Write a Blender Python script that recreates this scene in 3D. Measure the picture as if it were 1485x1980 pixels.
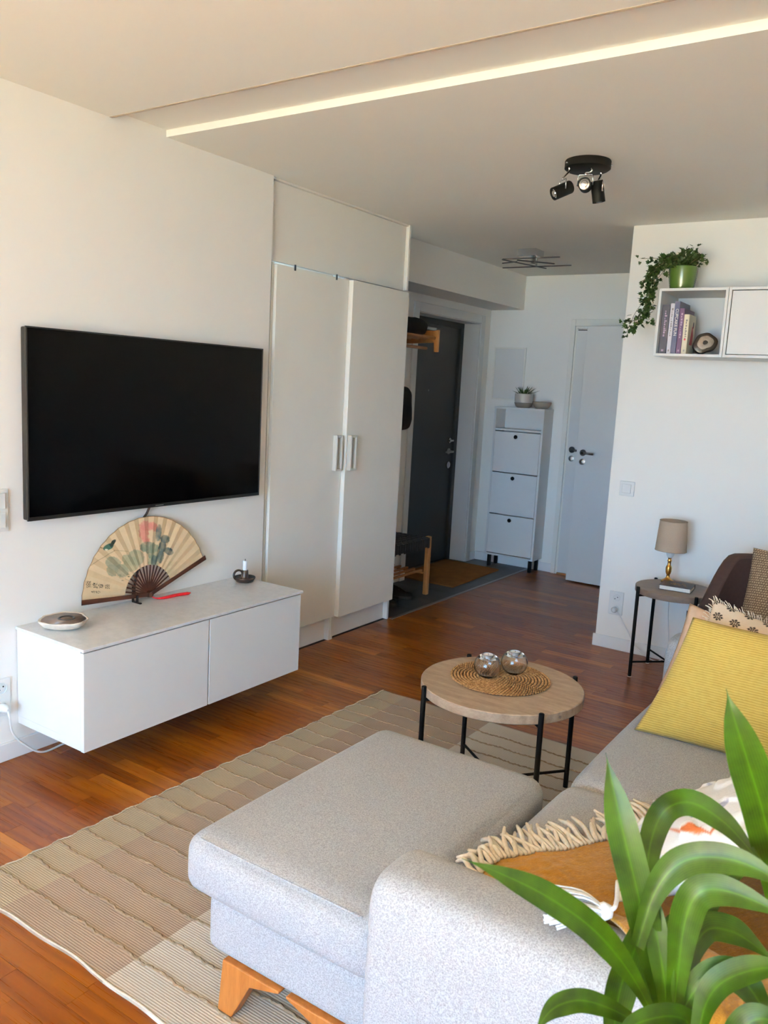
import bpy, bmesh, math, random
from mathutils import Vector, Matrix, noise
random.seed(7)
for o in list(bpy.data.objects): bpy.data.objects.remove(o)
scene = bpy.context.scene
col = scene.collection

# ---------------------------------------------------------------- camera
W_IMG, H_IMG, F_PX = 1485, 1980, 1593.38
CAM = Vector((2.858, 0.0, 1.5151)); YAW, PITCH, ROLL = 0.5886, -0.1514, 0.0532
FW = Vector((-math.sin(YAW)*math.cos(PITCH), math.cos(YAW)*math.cos(PITCH), math.sin(PITCH)))
_r = FW.cross(Vector((0, 0, 1))).normalized(); _u = _r.cross(FW)
RT = _r*math.cos(ROLL) + _u*math.sin(ROLL); UP = _u*math.cos(ROLL) - _r*math.sin(ROLL)
cam = bpy.data.cameras.new('camera'); camo = bpy.data.objects.new('camera', cam); col.objects.link(camo)
cam.sensor_fit = 'VERTICAL'; cam.sensor_height = 36; cam.lens = F_PX*36/H_IMG; cam.clip_start = 0.05
camo.matrix_world = Matrix(((RT.x, UP.x, -FW.x, CAM.x), (RT.y, UP.y, -FW.y, CAM.y), (RT.z, UP.z, -FW.z, CAM.z), (0, 0, 0, 1)))
cam.dof.use_dof = True; cam.dof.focus_distance = 3.2; cam.dof.aperture_fstop = 11
scene.camera = camo
def ray(px, py): return FW + RT*((px-W_IMG/2)/F_PX) - UP*((py-H_IMG/2)/F_PX)
def at(px, py, d): return CAM + ray(px, py)*d                 # point seen at a pixel, d metres deep
def on(px, py, ax, v):                                        # point seen at a pixel on an axis plane
    d = ray(px, py); i = 'xyz'.index(ax); return CAM + d*((v-CAM[i])/d[i])
def depth_px(p):
    v = Vector(p)-CAM; z = v.dot(FW); return (W_IMG/2+F_PX*v.dot(RT)/z, H_IMG/2-F_PX*v.dot(UP)/z, z)

# ---------------------------------------------------------------- light
world = bpy.data.worlds.new('sky'); scene.world = world; world.use_nodes = True
bg = world.node_tree.nodes['Background']; bg.inputs[0].default_value = (0.30, 0.60, 1.0, 1); bg.inputs[1].default_value = 25.0
sun = bpy.data.lights.new('sun', 'SUN'); sun.energy = 430.0; sun.angle = 0.01; sun.color = (0.97, 1.0, 0.80)
suno = bpy.data.objects.new('sun', sun); col.objects.link(suno)
suno.rotation_euler = Vector((-0.10, 0.52, -0.85)).to_track_quat('-Z', 'Y').to_euler()
WIN = (0.9, 3.6, 0.08, 2.32); YF = -2.70                    # window opening in the facade behind the camera
port = bpy.data.lights.new('window_portal', 'AREA'); port.shape = 'RECTANGLE'; port.size = WIN[1]-WIN[0]; port.size_y = WIN[3]-WIN[2]
port.cycles.is_portal = True
porto = bpy.data.objects.new('window_portal', port); col.objects.link(porto)
porto.location = ((WIN[0]+WIN[1])/2, YF-0.02, (WIN[2]+WIN[3])/2); porto.rotation_euler = (math.pi/2, 0, math.pi)
vs = scene.view_settings; vs.view_transform = 'Standard'; vs.look = 'None'; vs.gamma = 1.0; vs.exposure = -0.14; vs.use_curve_mapping = False

# ---------------------------------------------------------------- materials
def srgb(r, g, b):
    f = lambda c: (c/255/12.92) if c/255 <= 0.04045 else ((c/255+0.055)/1.055)**2.4
    return (f(r), f(g), f(b), 1)
class NT:
    def __init__(s, name):
        s.m = bpy.data.materials.new(name); s.m.use_nodes = True; s.t = s.m.node_tree; s.b = s.t.nodes['Principled BSDF']
    def n(s, typ, **kw):
        nd = s.t.nodes.new(typ)
        for k, v in kw.items():
            if k.startswith('_'): setattr(nd, k[1:], v)
            else:
                key = int(k[1:]) if k[0] == 'i' and k[1:].isdigit() else k.replace('_', ' ')
                if hasattr(v, 'is_linked') or hasattr(v, 'links'): s.t.links.new(v, nd.inputs[key])
                else: nd.inputs[key].default_value = v
        return nd
    def l(s, a, b): s.t.links.new(a, b)
    def ramp(s, fac, stops, interp='LINEAR'):
        r = s.t.nodes.new('ShaderNodeValToRGB'); s.l(fac, r.inputs[0]); e = r.color_ramp.elements; r.color_ramp.interpolation = interp
        while len(e) < len(stops): e.new(0.5)
        for el, (p, c) in zip(e, stops): el.position = p; el.color = c
        return r.outputs[0]
    def math(s, op, a, b=0.0, c=0.0):
        nd = s.t.nodes.new('ShaderNodeMath'); nd.operation = op
        for i, v in enumerate((a, b, c)):
            if isinstance(v, (int, float)): nd.inputs[i].default_value = v
            else: s.l(v, nd.inputs[i])
        return nd.outputs[0]
    def mix(s, fac, a, b, bt='MIX'):
        nd = s.t.nodes.new('ShaderNodeMix'); nd.data_type = 'RGBA'; nd.blend_type = bt
        for i, v in ((0, fac), (6, a), (7, b)):
            if isinstance(v, (int, float, tuple)): nd.inputs[i].default_value = v
            else: s.l(v, nd.inputs[i])
        return nd.outputs[2]
    def bump(s, h, strength=0.2, dist=0.002):
        b = s.t.nodes.new('ShaderNodeBump'); b.inputs['Strength'].default_value = strength; b.inputs['Distance'].default_value = dist
        s.l(h, b.inputs['Height']); s.l(b.outputs[0], s.b.inputs['Normal'])
    def coord(s, which='Object', scale=(1, 1, 1), rot=(0, 0, 0)):
        c = s.t.nodes.new('ShaderNodeTexCoord'); m = s.t.nodes.new('ShaderNodeMapping'); m.inputs['Scale'].default_value = scale
        m.inputs['Rotation'].default_value = rot
        s.l(c.outputs[which], m.inputs['Vector']); return m.outputs[0]
    def noise(s, vec, scale, detail=2, rough=0.5):
        n = s.t.nodes.new('ShaderNodeTexNoise'); s.l(vec, n.inputs['Vector']); n.inputs['Scale'].default_value = scale
        n.inputs['Detail'].default_value = detail; n.inputs['Roughness'].default_value = rough; return n.outputs['Fac']
    def set(s, **kw):
        for k, v in kw.items():
            k = {'base': 'Base Color', 'rough': 'Roughness', 'metal': 'Metallic', 'spec': 'Specular IOR Level', 'trans': 'Transmission Weight', 'ior': 'IOR', 'sheen': 'Sheen Weight', 'coat': 'Coat Weight', 'sss': 'Subsurface Weight', 'alpha': 'Alpha'}[k]
            if hasattr(v, 'links'): s.l(v, s.b.inputs[k])
            else: s.b.inputs[k].default_value = v
        return s.m
def plain(name, c, rough=0.5, metal=0.0, spec=0.5, var=0.04, sc=6.0, bump=0.0, bsc=60.0):
    t = NT(name); v = t.coord(); n = t.noise(v, sc, 3)
    d = tuple(max(0, x*(1-var)) for x in c[:3])+(1,); e = tuple(min(1, x*(1+var)) for x in c[:3])+(1,)
    t.set(base=t.ramp(n, [(0.3, d), (0.7, e)]), rough=rough, metal=metal, spec=spec)
    if bump: t.bump(t.noise(v, bsc, 3), bump, 0.002)
    return t.m
M = {}
M['wall'] = plain('wall_paint', srgb(245, 239, 229), 0.75, spec=0.25, var=0.012, sc=2, bump=0.04, bsc=180)
M['ceil'] = plain('ceiling_paint', srgb(247, 242, 231), 0.85, spec=0.2, var=0.01, sc=2, bump=0.04, bsc=140)
M['trim'] = plain('white_trim', srgb(236, 234, 230), 0.45, var=0.01)
M['lacq'] = plain('white_lacquer', srgb(228, 224, 218), 0.38, spec=0.4, var=0.008)
M['lacq2'] = plain('warm_white_laminate', srgb(240, 234, 222), 0.45, spec=0.4, var=0.008)
M['reveal'] = plain('grey_white_paint', srgb(222, 221, 216), 0.5, var=0.01)
M['black'] = plain('black_metal', srgb(11, 11, 12), 0.55, var=0.1, spec=0.12)
M['blackpl'] = plain('black_plastic', srgb(14, 14, 16), 0.4, var=0.05)
M['screen'] = plain('tv_screen', srgb(3, 3, 4), 0.10, spec=0.07, var=0.0)
M['chrome'] = plain('chrome', srgb(205, 205, 205), 0.18, metal=1.0, var=0.02)
M['steel'] = plain('brushed_steel', srgb(150, 150, 148), 0.35, metal=1.0, var=0.04)
M['darksteel'] = plain('dark_steel', srgb(92, 92, 94), 0.3, metal=1.0)
M['alu'] = plain('tealight_aluminium', srgb(222, 222, 220), 0.35, metal=0.3)
M['brass'] = plain('brass', srgb(204, 156, 84), 0.3, metal=1.0, var=0.15, sc=40)
M['whitepl'] = plain('white_plastic', srgb(228, 226, 220), 0.35, var=0.01)
M['clearpl'] = NT('frosted_plastic').set(base=srgb(205, 202, 192), rough=0.3, spec=0.5)
M['darkgap'] = plain('dark_gap', srgb(20, 19, 18), 0.8)
M['doorgrey'] = plain('charcoal_door', srgb(38, 41, 43), 0.5, var=0.04)
M['doorframe'] = plain('dark_door_frame', srgb(32, 36, 38), 0.5, var=0.04)
M['wax'] = plain('white_wax', srgb(244, 244, 242), 0.5, var=0.01)
M['wick'] = plain('wick', srgb(40, 38, 36), 0.9)
def m_quartz():
    t = NT('white_quartz'); v = t.coord(); n = t.noise(v, 35, 6, 0.7); n2 = t.noise(v, 220, 2)
    c = t.mix(t.math('MULTIPLY', n2, 0.35), t.ramp(n, [(0.35, srgb(218, 216, 213)), (0.6, srgb(230, 228, 225))]), srgb(205, 203, 200))
    return t.set(base=c, rough=0.22)
M['quartz'] = m_quartz()
def m_floor():
    t = NT('oak_parquet'); oi = t.n('ShaderNodeObjectInfo'); ge = t.n('ShaderNodeNewGeometry')
    rnd = t.math('FRACT', t.math('ADD', t.math('MULTIPLY', oi.outputs['Random'], 7.13), t.math('MULTIPLY', ge.outputs['Random Per Island'], 3.7)))
    sep = t.n('ShaderNodeSeparateXYZ', i0=ge.outputs['Position']); off = t.math('MULTIPLY', rnd, 40.0)
    cm = t.n('ShaderNodeCombineXYZ', i0=t.math('ADD', t.math('MULTIPLY', sep.outputs[0], 1.3), off), i1=t.math('MULTIPLY', sep.outputs[1], 9.0), i2=off)
    g = t.noise(cm.outputs[0], 2.2, 5, 0.6)
    w = t.n('ShaderNodeTexWave', _wave_type='RINGS', _rings_direction='X', Scale=1.1, Distortion=5.0, Detail=3.0); t.l(cm.outputs[0], w.inputs['Vector'])
    fine = t.n('ShaderNodeCombineXYZ', i0=t.math('MULTIPLY', sep.outputs[0], 6.0), i1=t.math('MULTIPLY', sep.outputs[1], 300.0), i2=off)
    pores = t.noise(fine.outputs[0], 1.0, 3)
    tone = t.ramp(rnd, [(0.0, srgb(118, 60, 2)), (0.3, srgb(133, 73, 4)), (0.8, srgb(145, 84, 8)), (1.0, srgb(180, 116, 36))])
    dark = t.mix(1.0, tone, srgb(222, 206, 184), 'MULTIPLY')
    c = t.mix(t.ramp(t.math('ADD', t.math('MULTIPLY', g, 0.6), t.math('MULTIPLY', w.outputs['Fac'], 0.4)), [(0.32, (0, 0, 0, 1)), (0.62, (1, 1, 1, 1))]), dark, tone)
    c = t.mix(t.math('MULTIPLY', pores, 0.25), c, t.mix(1.0, c, srgb(200, 178, 155), 'MULTIPLY'))
    t.set(base=c, rough=t.ramp(pores, [(0.2, (0.24,)*3+(1,)), (0.8, (0.36,)*3+(1,))]), spec=0.38)
    t.bump(pores, 0.04, 0.001); return t.m
M['floor'] = m_floor()
def m_wood(name, a, b, scale=(1, 14, 14), rough=0.5, sc=3.0):
    t = NT(name); v = t.coord('Object', scale); g = t.noise(v, sc, 6, 0.65); g2 = t.noise(v, sc*9, 2)
    f = t.math('ADD', t.math('MULTIPLY', g, 0.75), t.math('MULTIPLY', g2, 0.25))
    t.set(base=t.ramp(f, [(0.32, a), (0.68, b)]), rough=rough); t.bump(g2, 0.06, 0.001); return t.m
M['oakleg'] = m_wood('orange_oak', srgb(152, 88, 32), srgb(184, 118, 54), (14, 14, 1.5), 0.45)
M['benchwood'] = m_wood('light_bench_wood', srgb(150, 98, 50), srgb(182, 128, 72), (10, 10, 1.5), 0.5)
M['tabletop'] = m_wood('grey_oak_laminate', srgb(146, 122, 100), srgb(186, 162, 136), (3, 18, 10), 0.5)
M['sidetop'] = m_wood('taupe_oak_laminate', srgb(120, 104, 92), srgb(142, 126, 112), (2, 14, 10), 0.5)
M['fanwood'] = m_wood('dark_fan_bamboo', srgb(44, 20, 14), srgb(74, 36, 22), (8, 8, 8), 0.35)
def m_tile():
    t = NT('slate_tile'); v = t.coord(); n = t.noise(v, 5, 6, 0.6); oi = t.n('ShaderNodeObjectInfo')
    f = t.math('ADD', n, t.math('MULTIPLY', oi.outputs['Random'], 0.15))
    t.set(base=t.ramp(f, [(0.3, srgb(42, 46, 48)), (0.8, srgb(68, 72, 74))]), rough=0.42); t.bump(n, 0.08, 0.002); return t.m
M['tile'] = m_tile()
def m_coir():
    t = NT('coir_mat'); v = t.coord(); n = t.noise(v, 420, 2); n2 = t.noise(v, 12, 3)
    t.set(base=t.ramp(t.math('ADD', t.math('MULTIPLY', n, 0.6), t.math('MULTIPLY', n2, 0.4)), [(0.3, srgb(104, 66, 32)), (0.7, srgb(142, 98, 52))]), rough=0.95, spec=0.1)
    t.bump(n, 0.5, 0.004); return t.m
M['coir'] = m_coir()
def m_fabric():
    t = NT('grey_melange_weave'); v = t.coord('Object', (1, 1, 1))
    n = t.noise(v, 420, 2, 0.6); n2 = t.noise(v, 240, 2, 0.6)
    vo = t.n('ShaderNodeTexVoronoi', Scale=330.0); t.l(v, vo.inputs['Vector'])
    f = t.math('ADD', t.math('MULTIPLY', n, 0.45), t.math('ADD', t.math('MULTIPLY', n2, 0.35), t.math('MULTIPLY', vo.outputs['Distance'], 0.28)))
    t.set(base=t.ramp(f, [(0.34, srgb(124, 124, 124)), (0.48, srgb(149, 149, 149)), (0.64, srgb(172, 172, 172))]), rough=0.92, spec=0.15, sheen=0.15)
    t.bump(f, 0.3, 0.002); return t.m
M['fabric'] = m_fabric()
def m_knit(name, c1, c2, freq=330.0, axis=2):
    t = NT(name); v = t.coord(); uv = t.n('ShaderNodeTexCoord'); sep = t.n('ShaderNodeSeparateXYZ', i0=uv.outputs['UV'])
    n = t.noise(v, 60, 3); w = t.math('SINE', t.math('ADD', t.math('MULTIPLY', sep.outputs[1], freq), t.math('MULTIPLY', n, 2.0)))
    f = t.math('ADD', t.math('MULTIPLY', w, 0.3), t.math('ADD', 0.25, t.math('MULTIPLY', n, 0.5)))
    t.set(base=t.ramp(f, [(0.1, c1), (0.8, c2)]), rough=0.9, spec=0.1, sheen=0.1); t.bump(w, 0.3, 0.002); return t.m
M['yellow'] = m_knit('yellow_ribbed_knit', srgb(174, 146, 68), srgb(202, 175, 92))
def m_attr(name, rough=0.8, bumpsc=200, bs=0.2, spec=0.2):
    t = NT(name); a = t.n('ShaderNodeAttribute', _attribute_name='print'); v = t.coord(); n = t.noise(v, bumpsc, 3)
    t.set(base=t.mix(t.math('MULTIPLY', n, 0.25), a.outputs['Color'], t.mix(1.0, a.outputs['Color'], srgb(200, 195, 188), 'MULTIPLY')), rough=rough, spec=spec); t.bump(n, bs, 0.002); return t.m
M['print'] = m_attr('printed_cotton', 0.9, 300, 0.3)
M['paper'] = m_attr('painted_paper', 0.75, 90, 0.12)
M['peach'] = plain('peach_cotton', srgb(205, 170, 140), 0.9, spec=0.1, var=0.08, sc=40, bump=0.3, bsc=300)
M['brownuph'] = plain('brown_upholstery', srgb(70, 56, 54), 0.9, spec=0.15, var=0.1, sc=60, bump=0.3, bsc=400)
def m_throw():
    t = NT('mustard_mohair'); v = t.coord('Object', (1, 1, 1), (0, 0, 0.5)); n = t.noise(v, 70, 5, 0.7); n2 = t.noise(v, 400, 2)
    m = t.n('ShaderNodeMapping'); t.l(v, m.inputs['Vector']); m.inputs['Scale'].default_value = (300, 60, 60); h = t.noise(m.outputs[0], 1.0, 3)
    f = t.math('ADD', t.math('MULTIPLY', n, 0.5), t.math('ADD', t.math('MULTIPLY', h, 0.3), t.math('MULTIPLY', n2, 0.2)))
    t.set(base=t.ramp(f, [(0.3, srgb(136, 91, 15)), (0.55, srgb(167, 117, 29)), (0.75, srgb(200, 152, 64))]), rough=0.95, spec=0.1, sheen=0.4)
    t.bump(f, 0.7, 0.006); return t.m
M['throw'] = m_throw()
M['yarn'] = plain('cream_yarn', srgb(226, 212, 190), 0.9, spec=0.1, var=0.08, sc=120, bump=0.4, bsc=500)
M['whiteyarn'] = plain('white_yarn', srgb(244, 242, 238), 0.9, spec=0.1, var=0.04, sc=120, bump=0.3, bsc=500)
def m_rug():
    t = NT('striped_flatweave'); ge = t.n('ShaderNodeNewGeometry'); s = t.n('ShaderNodeSeparateXYZ', i0=ge.outputs['Position'])
    x, y = s.outputs[0], s.outputs[1]; n = t.noise(ge.outputs['Position'], 90, 3); n2 = t.noise(ge.outputs['Position'], 500, 2)
    band = t.ramp(t.math('DIVIDE', t.math('SUBTRACT', x, 0.66), 1.5), [(0.0, srgb(178, 166, 147)), (0.115, srgb(176, 160, 147)), (0.42, srgb(214, 208, 199)), (0.79, srgb(176, 160, 147))], 'CONSTANT')
    band2 = t.ramp(t.math('DIVIDE', t.math('SUBTRACT', x, 0.66), 1.5), [(0.0, srgb(164, 148, 124)), (0.115, srgb(150, 130, 112)), (0.42, srgb(176, 165, 149)), (0.79, srgb(150, 130, 112))], 'CONSTANT')
    rib = t.math('SINE', t.math('ADD', t.math('MULTIPLY', y, 2*math.pi/0.0075), t.math('MULTIPLY', n, 1.2)))
    c = t.mix(t.math('ADD', 0.5, t.math('MULTIPLY', rib, 0.5)), band2, band)
    c = t.mix(t.math('MULTIPLY', n2, 0.3), c, t.mix(1.0, c, srgb(205, 195, 185), 'MULTIPLY'))
    t.set(base=c, rough=0.95, spec=0.1); t.bump(t.math('ADD', rib, t.math('MULTIPLY', n2, 0.6)), 0.22, 0.002); return t.m
M['rug'] = m_rug()
M['rugcord'] = plain('taupe_cord', srgb(140, 122, 100), 0.95, spec=0.1, var=0.15, sc=90, bump=0.4, bsc=400)
M['hem'] = plain('cream_hem', srgb(196, 184, 164), 0.95, spec=0.1, var=0.1, sc=90, bump=0.4, bsc=300)
def m_rattan():
    t = NT('woven_seagrass'); v = t.coord(); n = t.noise(v, 150, 3)
    t.set(base=t.ramp(n, [(0.3, srgb(118, 78, 40)), (0.55, srgb(172, 128, 80)), (0.75, srgb(206, 168, 122))]), rough=0.7); t.bump(n, 0.4, 0.003); return t.m
M['rattan'] = m_rattan(); M['rattandark'] = plain('dark_seagrass', srgb(72, 46, 24), 0.8, var=0.2, sc=100)
M['glass'] = NT('clear_glass').set(base=(1, 1, 1, 1), rough=0.0, trans=1.0, ior=1.45)
M['shade'] = plain('taupe_linen', srgb(178, 158, 138), 0.9, spec=0.1, var=0.04, sc=200, bump=0.3, bsc=600)
M['shadein'] = plain('shade_lining', srgb(150, 135, 118), 0.9, spec=0.1)
def m_leaf(name, a, b, rough=0.35, trans=0.0):
    t = NT(name); uv = t.n('ShaderNodeTexCoord'); s = t.n('ShaderNodeSeparateXYZ', i0=uv.outputs['UV']); v = t.coord(); n = t.noise(v, 30, 3)
    mid = t.math('ABSOLUTE', t.math('SUBTRACT', s.outputs[0], 0.5)); st = t.math('SINE', t.math('MULTIPLY', s.outputs[0], 90.0))
    f = t.math('ADD', t.math('MULTIPLY', n, 0.6), t.math('ADD', t.math('MULTIPLY', st, 0.035), t.ramp(mid, [(0.0, (0.3,)*3+(1,)), (0.06, (0.05,)*3+(1,))])))
    t.set(base=t.ramp(f, [(0.2, a), (0.6, b)]), rough=rough, spec=0.32)
    if trans:
        tr = t.n('ShaderNodeBsdfTranslucent'); t.l(t.ramp(f, [(0.2, tuple(min(1, x*1.5) for x in a[:3])+(1,)), (0.6, tuple(min(1, x*1.6) for x in b[:3])+(1,))]), tr.inputs[0])
        mx = t.n('ShaderNodeMixShader', i0=trans); t.l(t.b.outputs[0], mx.inputs[1]); t.l(tr.outputs[0], mx.inputs[2]); t.l(mx.outputs[0], t.t.nodes['Material Output'].inputs[0])
    return t.m
M['leaf'] = m_leaf('strap_leaf_green', srgb(24, 48, 3), srgb(56, 92, 7), 0.4, 0.25)
M['ivy'] = m_leaf('ivy_leaf', srgb(24, 42, 16), srgb(58, 84, 34), 0.45, 0.1)
M['aloe'] = m_leaf('spiky_leaf', srgb(44, 62, 26), srgb(84, 106, 50), 0.5, 0.1)
M['stem'] = plain('brown_stem', srgb(96, 84, 56), 0.8, var=0.2, sc=50)
M['soil'] = plain('potting_soil', srgb(40, 30, 24), 0.95, var=0.3, sc=80, bump=0.6, bsc=120)
M['greenpot'] = plain('green_glaze', srgb(60, 86, 32), 0.2, var=0.06, sc=20)
M['greypot'] = plain('pale_ceramic', srgb(190, 186, 178), 0.4, var=0.03)
M['greypotb'] = plain('raw_ceramic', srgb(142, 134, 124), 0.8, var=0.06)
M['stone'] = plain('rough_stoneware', srgb(218, 206, 190), 0.6, var=0.22, sc=18, bump=0.6, bsc=90)
M['stonein'] = plain('brown_glaze', srgb(140, 118, 104), 0.3, var=0.3, sc=10)
M['darkcer'] = plain('dark_brown_glaze', srgb(64, 48, 42), 0.22, var=0.35, sc=30)
M['agate'] = plain('grey_agate', srgb(150, 138, 128), 0.3, var=0.2, sc=40)
M['rock'] = plain('dark_rock', srgb(42, 36, 33), 0.35, var=0.35, sc=40, bump=0.6, bsc=60)
M['red'] = plain('red_silk', srgb(214, 18, 36), 0.6, var=0.1, sc=60)
M['blackfab'] = plain('black_fabric', srgb(16, 16, 18), 0.85, spec=0.2, var=0.2, sc=60, bump=0.3, bsc=200)
M['strap'] = plain('black_webbing', srgb(20, 20, 24), 0.6, var=0.2, sc=80)
M['page'] = plain('book_pages', srgb(232, 226, 214), 0.8, var=0.05, sc=200)
M['gold'] = plain('gold_foil', srgb(186, 150, 92), 0.4, metal=0.6)
for k, c in dict(b_navy=(44, 44, 66), b_white=(196, 194, 204), b_blue=(62, 68, 104), b_purple=(78, 46, 92), b_cream=(226, 214, 186), b_dark=(52, 38, 40), ink_w=(226, 222, 214), ink_l=(164, 142, 170), ink_g=(120, 112, 110), ink_r=(186, 44, 52), ink_k=(30, 28, 28)).items():
    M[k] = plain('book_'+k[2:] if k[0] == 'b' else k, srgb(*c), 0.45, var=0.03)
M['deck'] = plain('balcony_decking', srgb(222, 206, 168), 0.8, var=0.08, sc=8)
M['ground'] = plain('outdoor_ground', srgb(150, 140, 118), 0.9, var=0.2, sc=0.4)

# ---------------------------------------------------------------- mesh helpers
class MB:
    def __init__(s): s.v = []; s.f = []; s.uv = None; s.c = None
    def add(s, vs, fs, X=None):
        b = len(s.v); s.v += [tuple(X @ Vector(p)) if X else tuple(p) for p in vs]; s.f += [tuple(i+b for i in f) for f in fs]; return s
    def box(s, x0, x1, y0, y1, z0, z1, X=None):
        return s.add([(x, y, z) for x in (x0, x1) for y in (y0, y1) for z in (z0, z1)],
                     [(0, 1, 3, 2), (4, 6, 7, 5), (0, 4, 5, 1), (2, 3, 7, 6), (0, 2, 6, 4), (1, 5, 7, 3)], X)
    def lathe(s, prof, n=32, c=(0, 0, 0), X=None, wob=None):
        vs, fs = [], []
        for i in range(n):
            a = 2*math.pi*i/n
            for j, (r, z) in enumerate(prof):
                k = wob(a, j) if wob else 1.0
                vs.append((c[0]+r*k*math.cos(a), c[1]+r*k*math.sin(a), c[2]+z))
        m = len(prof)
        for i in range(n):
            for j in range(m-1): fs.append((i*m+j, ((i+1) % n)*m+j, ((i+1) % n)*m+j+1, i*m+j+1))
        if prof[0][0] > 1e-6: fs.append(tuple(i*m for i in reversed(range(n))))
        if prof[-1][0] > 1e-6: fs.append(tuple(i*m+m-1 for i in range(n)))
        return s.add(vs, fs, X)
    def tube(s, path, r, n=8, caps=True):
        P = [Vector(p) for p in path]; rs = r if isinstance(r, (list, tuple)) else [r]*len(P); vs, fs = [], []; a = None
        for i, p in enumerate(P):
            t = (P[min(i+1, len(P)-1)]-P[max(i-1, 0)]).normalized()
            if a is None: a = t.orthogonal().normalized()
            a = (a-t*a.dot(t)).normalized(); b = t.cross(a)
            for k in range(n):
                q = 2*math.pi*k/n; vs.append(p+(a*math.cos(q)+b*math.sin(q))*rs[i])
        for i in range(len(P)-1):
            for k in range(n): fs.append((i*n+k, i*n+(k+1) % n, (i+1)*n+(k+1) % n, (i+1)*n+k))
        if caps: fs.append(tuple(reversed(range(n)))); fs.append(tuple((len(P)-1)*n+k for k in range(n)))
        return s.add(vs, fs)
    def prism(s, poly, d0, d1, X):                       # polygon in local xy, extruded along local z
        n = len(poly); vs = [(x, y, d0) for x, y in poly]+[(x, y, d1) for x, y in poly]
        return s.add(vs, [tuple(reversed(range(n))), tuple(range(n, 2*n))]+[(i, (i+1) % n, n+(i+1) % n, n+i) for i in range(n)], X)
    def grid(s, fn, nu, nv, uv=True, close=False):
        vs = [fn(i/nu, j/nv) for i in range(nu+1) for j in range(nv+1)]
        return s.add(vs, [(i*(nv+1)+j, (i+1)*(nv+1)+j, (i+1)*(nv+1)+j+1, i*(nv+1)+j+1) for i in range(nu) for j in range(nv)])
    def soft(s, x0, x1, y0, y1, z0, z1, r=0.05, n=14, bulge=0.0, sideb=0.0):   # upholstered rounded box
        C = ((x0+x1)/2, (y0+y1)/2, (z0+z1)/2); Hh = ((x1-x0)/2, (y1-y0)/2, (z1-z0)/2); idx = {}; vs = []; fs = []
        def warp(t): return math.copysign(1-(1-abs(t))**1.6, t) if True else t
        def V(a, b, c):
            if (a, b, c) not in idx:
                u = [warp(2*k/n-1) for k in (a, b, c)]; p = [u[i]*Hh[i] for i in range(3)]
                q = [max(-(Hh[i]-r), min(Hh[i]-r, p[i])) for i in range(3)]; d = Vector([p[i]-q[i] for i in range(3)])
                if d.length > 1e-9: d = d.normalized()*r
                w = [q[i]+d[i] for i in range(3)]
                bx = (1-u[0]**2)*(1-u[1]**2)
                if u[2] > 0: w[2] += bulge*bx*u[2]
                w[1] += sideb*(1-u[2]**2)*(1-u[0]**2)*u[1]; w[0] += sideb*(1-u[2]**2)*(1-u[1]**2)*u[0]
                idx[(a, b, c)] = len(vs); vs.append([C[i]+w[i] for i in range(3)])
            return idx[(a, b, c)]
        for i in range(n):
            for j in range(n):
                fs += [(V(i, j, 0), V(i, j+1, 0), V(i+1, j+1, 0), V(i+1, j, 0)), (V(i, j, n), V(i+1, j, n), V(i+1, j+1, n), V(i, j+1, n)),
                       (V(i, 0, j), V(i+1, 0, j), V(i+1, 0, j+1), V(i, 0, j+1)), (V(i, n, j), V(i, n, j+1), V(i+1, n, j+1), V(i+1, n, j)),
                       (V(0, i, j), V(0, i, j+1), V(0, i+1, j+1), V(0, i+1, j)), (V(n, i, j), V(n, i+1, j), V(n, i+1, j+1), V(n, i, j+1))]
        return s.add(vs, fs)
def ob(name, mb, mat, parent=None, smooth=False, bevel=0.0, uv=None, colors=None, kind=None, bseg=2):
    me = bpy.data.meshes.new(name); me.from_pydata(mb.v, [], mb.f); me.update()
    o = bpy.data.objects.new(name, me); col.objects.link(o)
    if isinstance(mat, str): mat = M[mat]
    me.materials.append(mat)
    if smooth:
        me.polygons.foreach_set('use_smooth', [True]*len(me.polygons))
        if smooth == 'auto':
            bm = bmesh.new(); bm.from_mesh(me)
            for e in bm.edges: e.smooth = len(e.link_faces) == 2 and e.calc_face_angle(0) < 0.7
            bm.to_mesh(me); bm.free()
    if bevel:
        b = o.modifiers.new('bevel', 'BEVEL'); b.width = bevel; b.segments = bseg; b.limit_method = 'ANGLE'; b.angle_limit = 0.6
    if uv:
        lay = me.uv_layers.new(name='UVMap')
        for l in me.loops: lay.data[l.index].uv = uv[l.vertex_index]
    if colors:
        a = me.color_attributes.new('print', 'FLOAT_COLOR', 'POINT')
        a.data.foreach_set('color', [x for c in colors for x in c])
    if parent is not None:
        o.parent = parent; o.matrix_parent_inverse = Matrix.Translation(-parent_world(parent))
    if kind: o['kind'] = kind
    return o
def parent_world(p):
    q = Vector(p.location)
    return q
def thing(name, loc, label, cat, group=None):
    e = bpy.data.objects.new(name, None); col.objects.link(e); e.location = loc; e.empty_display_size = 0.05
    e['label'] = label; e['category'] = cat
    if group: e['group'] = group
    return e
def tag(o, label, cat, group=None):
    o['label'] = label; o['category'] = cat
    if group: o['group'] = group
    return o
def st(name, mb, mat, label=None, **kw):
    o = ob(name, mb, mat, **kw); o['kind'] = 'structure'
    if label: o['label'] = label
    return o
def arc(c, r, a0, a1, n, u, v): return [Vector(c)+Vector(u)*r*math.cos(a0+(a1-a0)*i/n)+Vector(v)*r*math.sin(a0+(a1-a0)*i/n) for i in range(n+1)]
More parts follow.
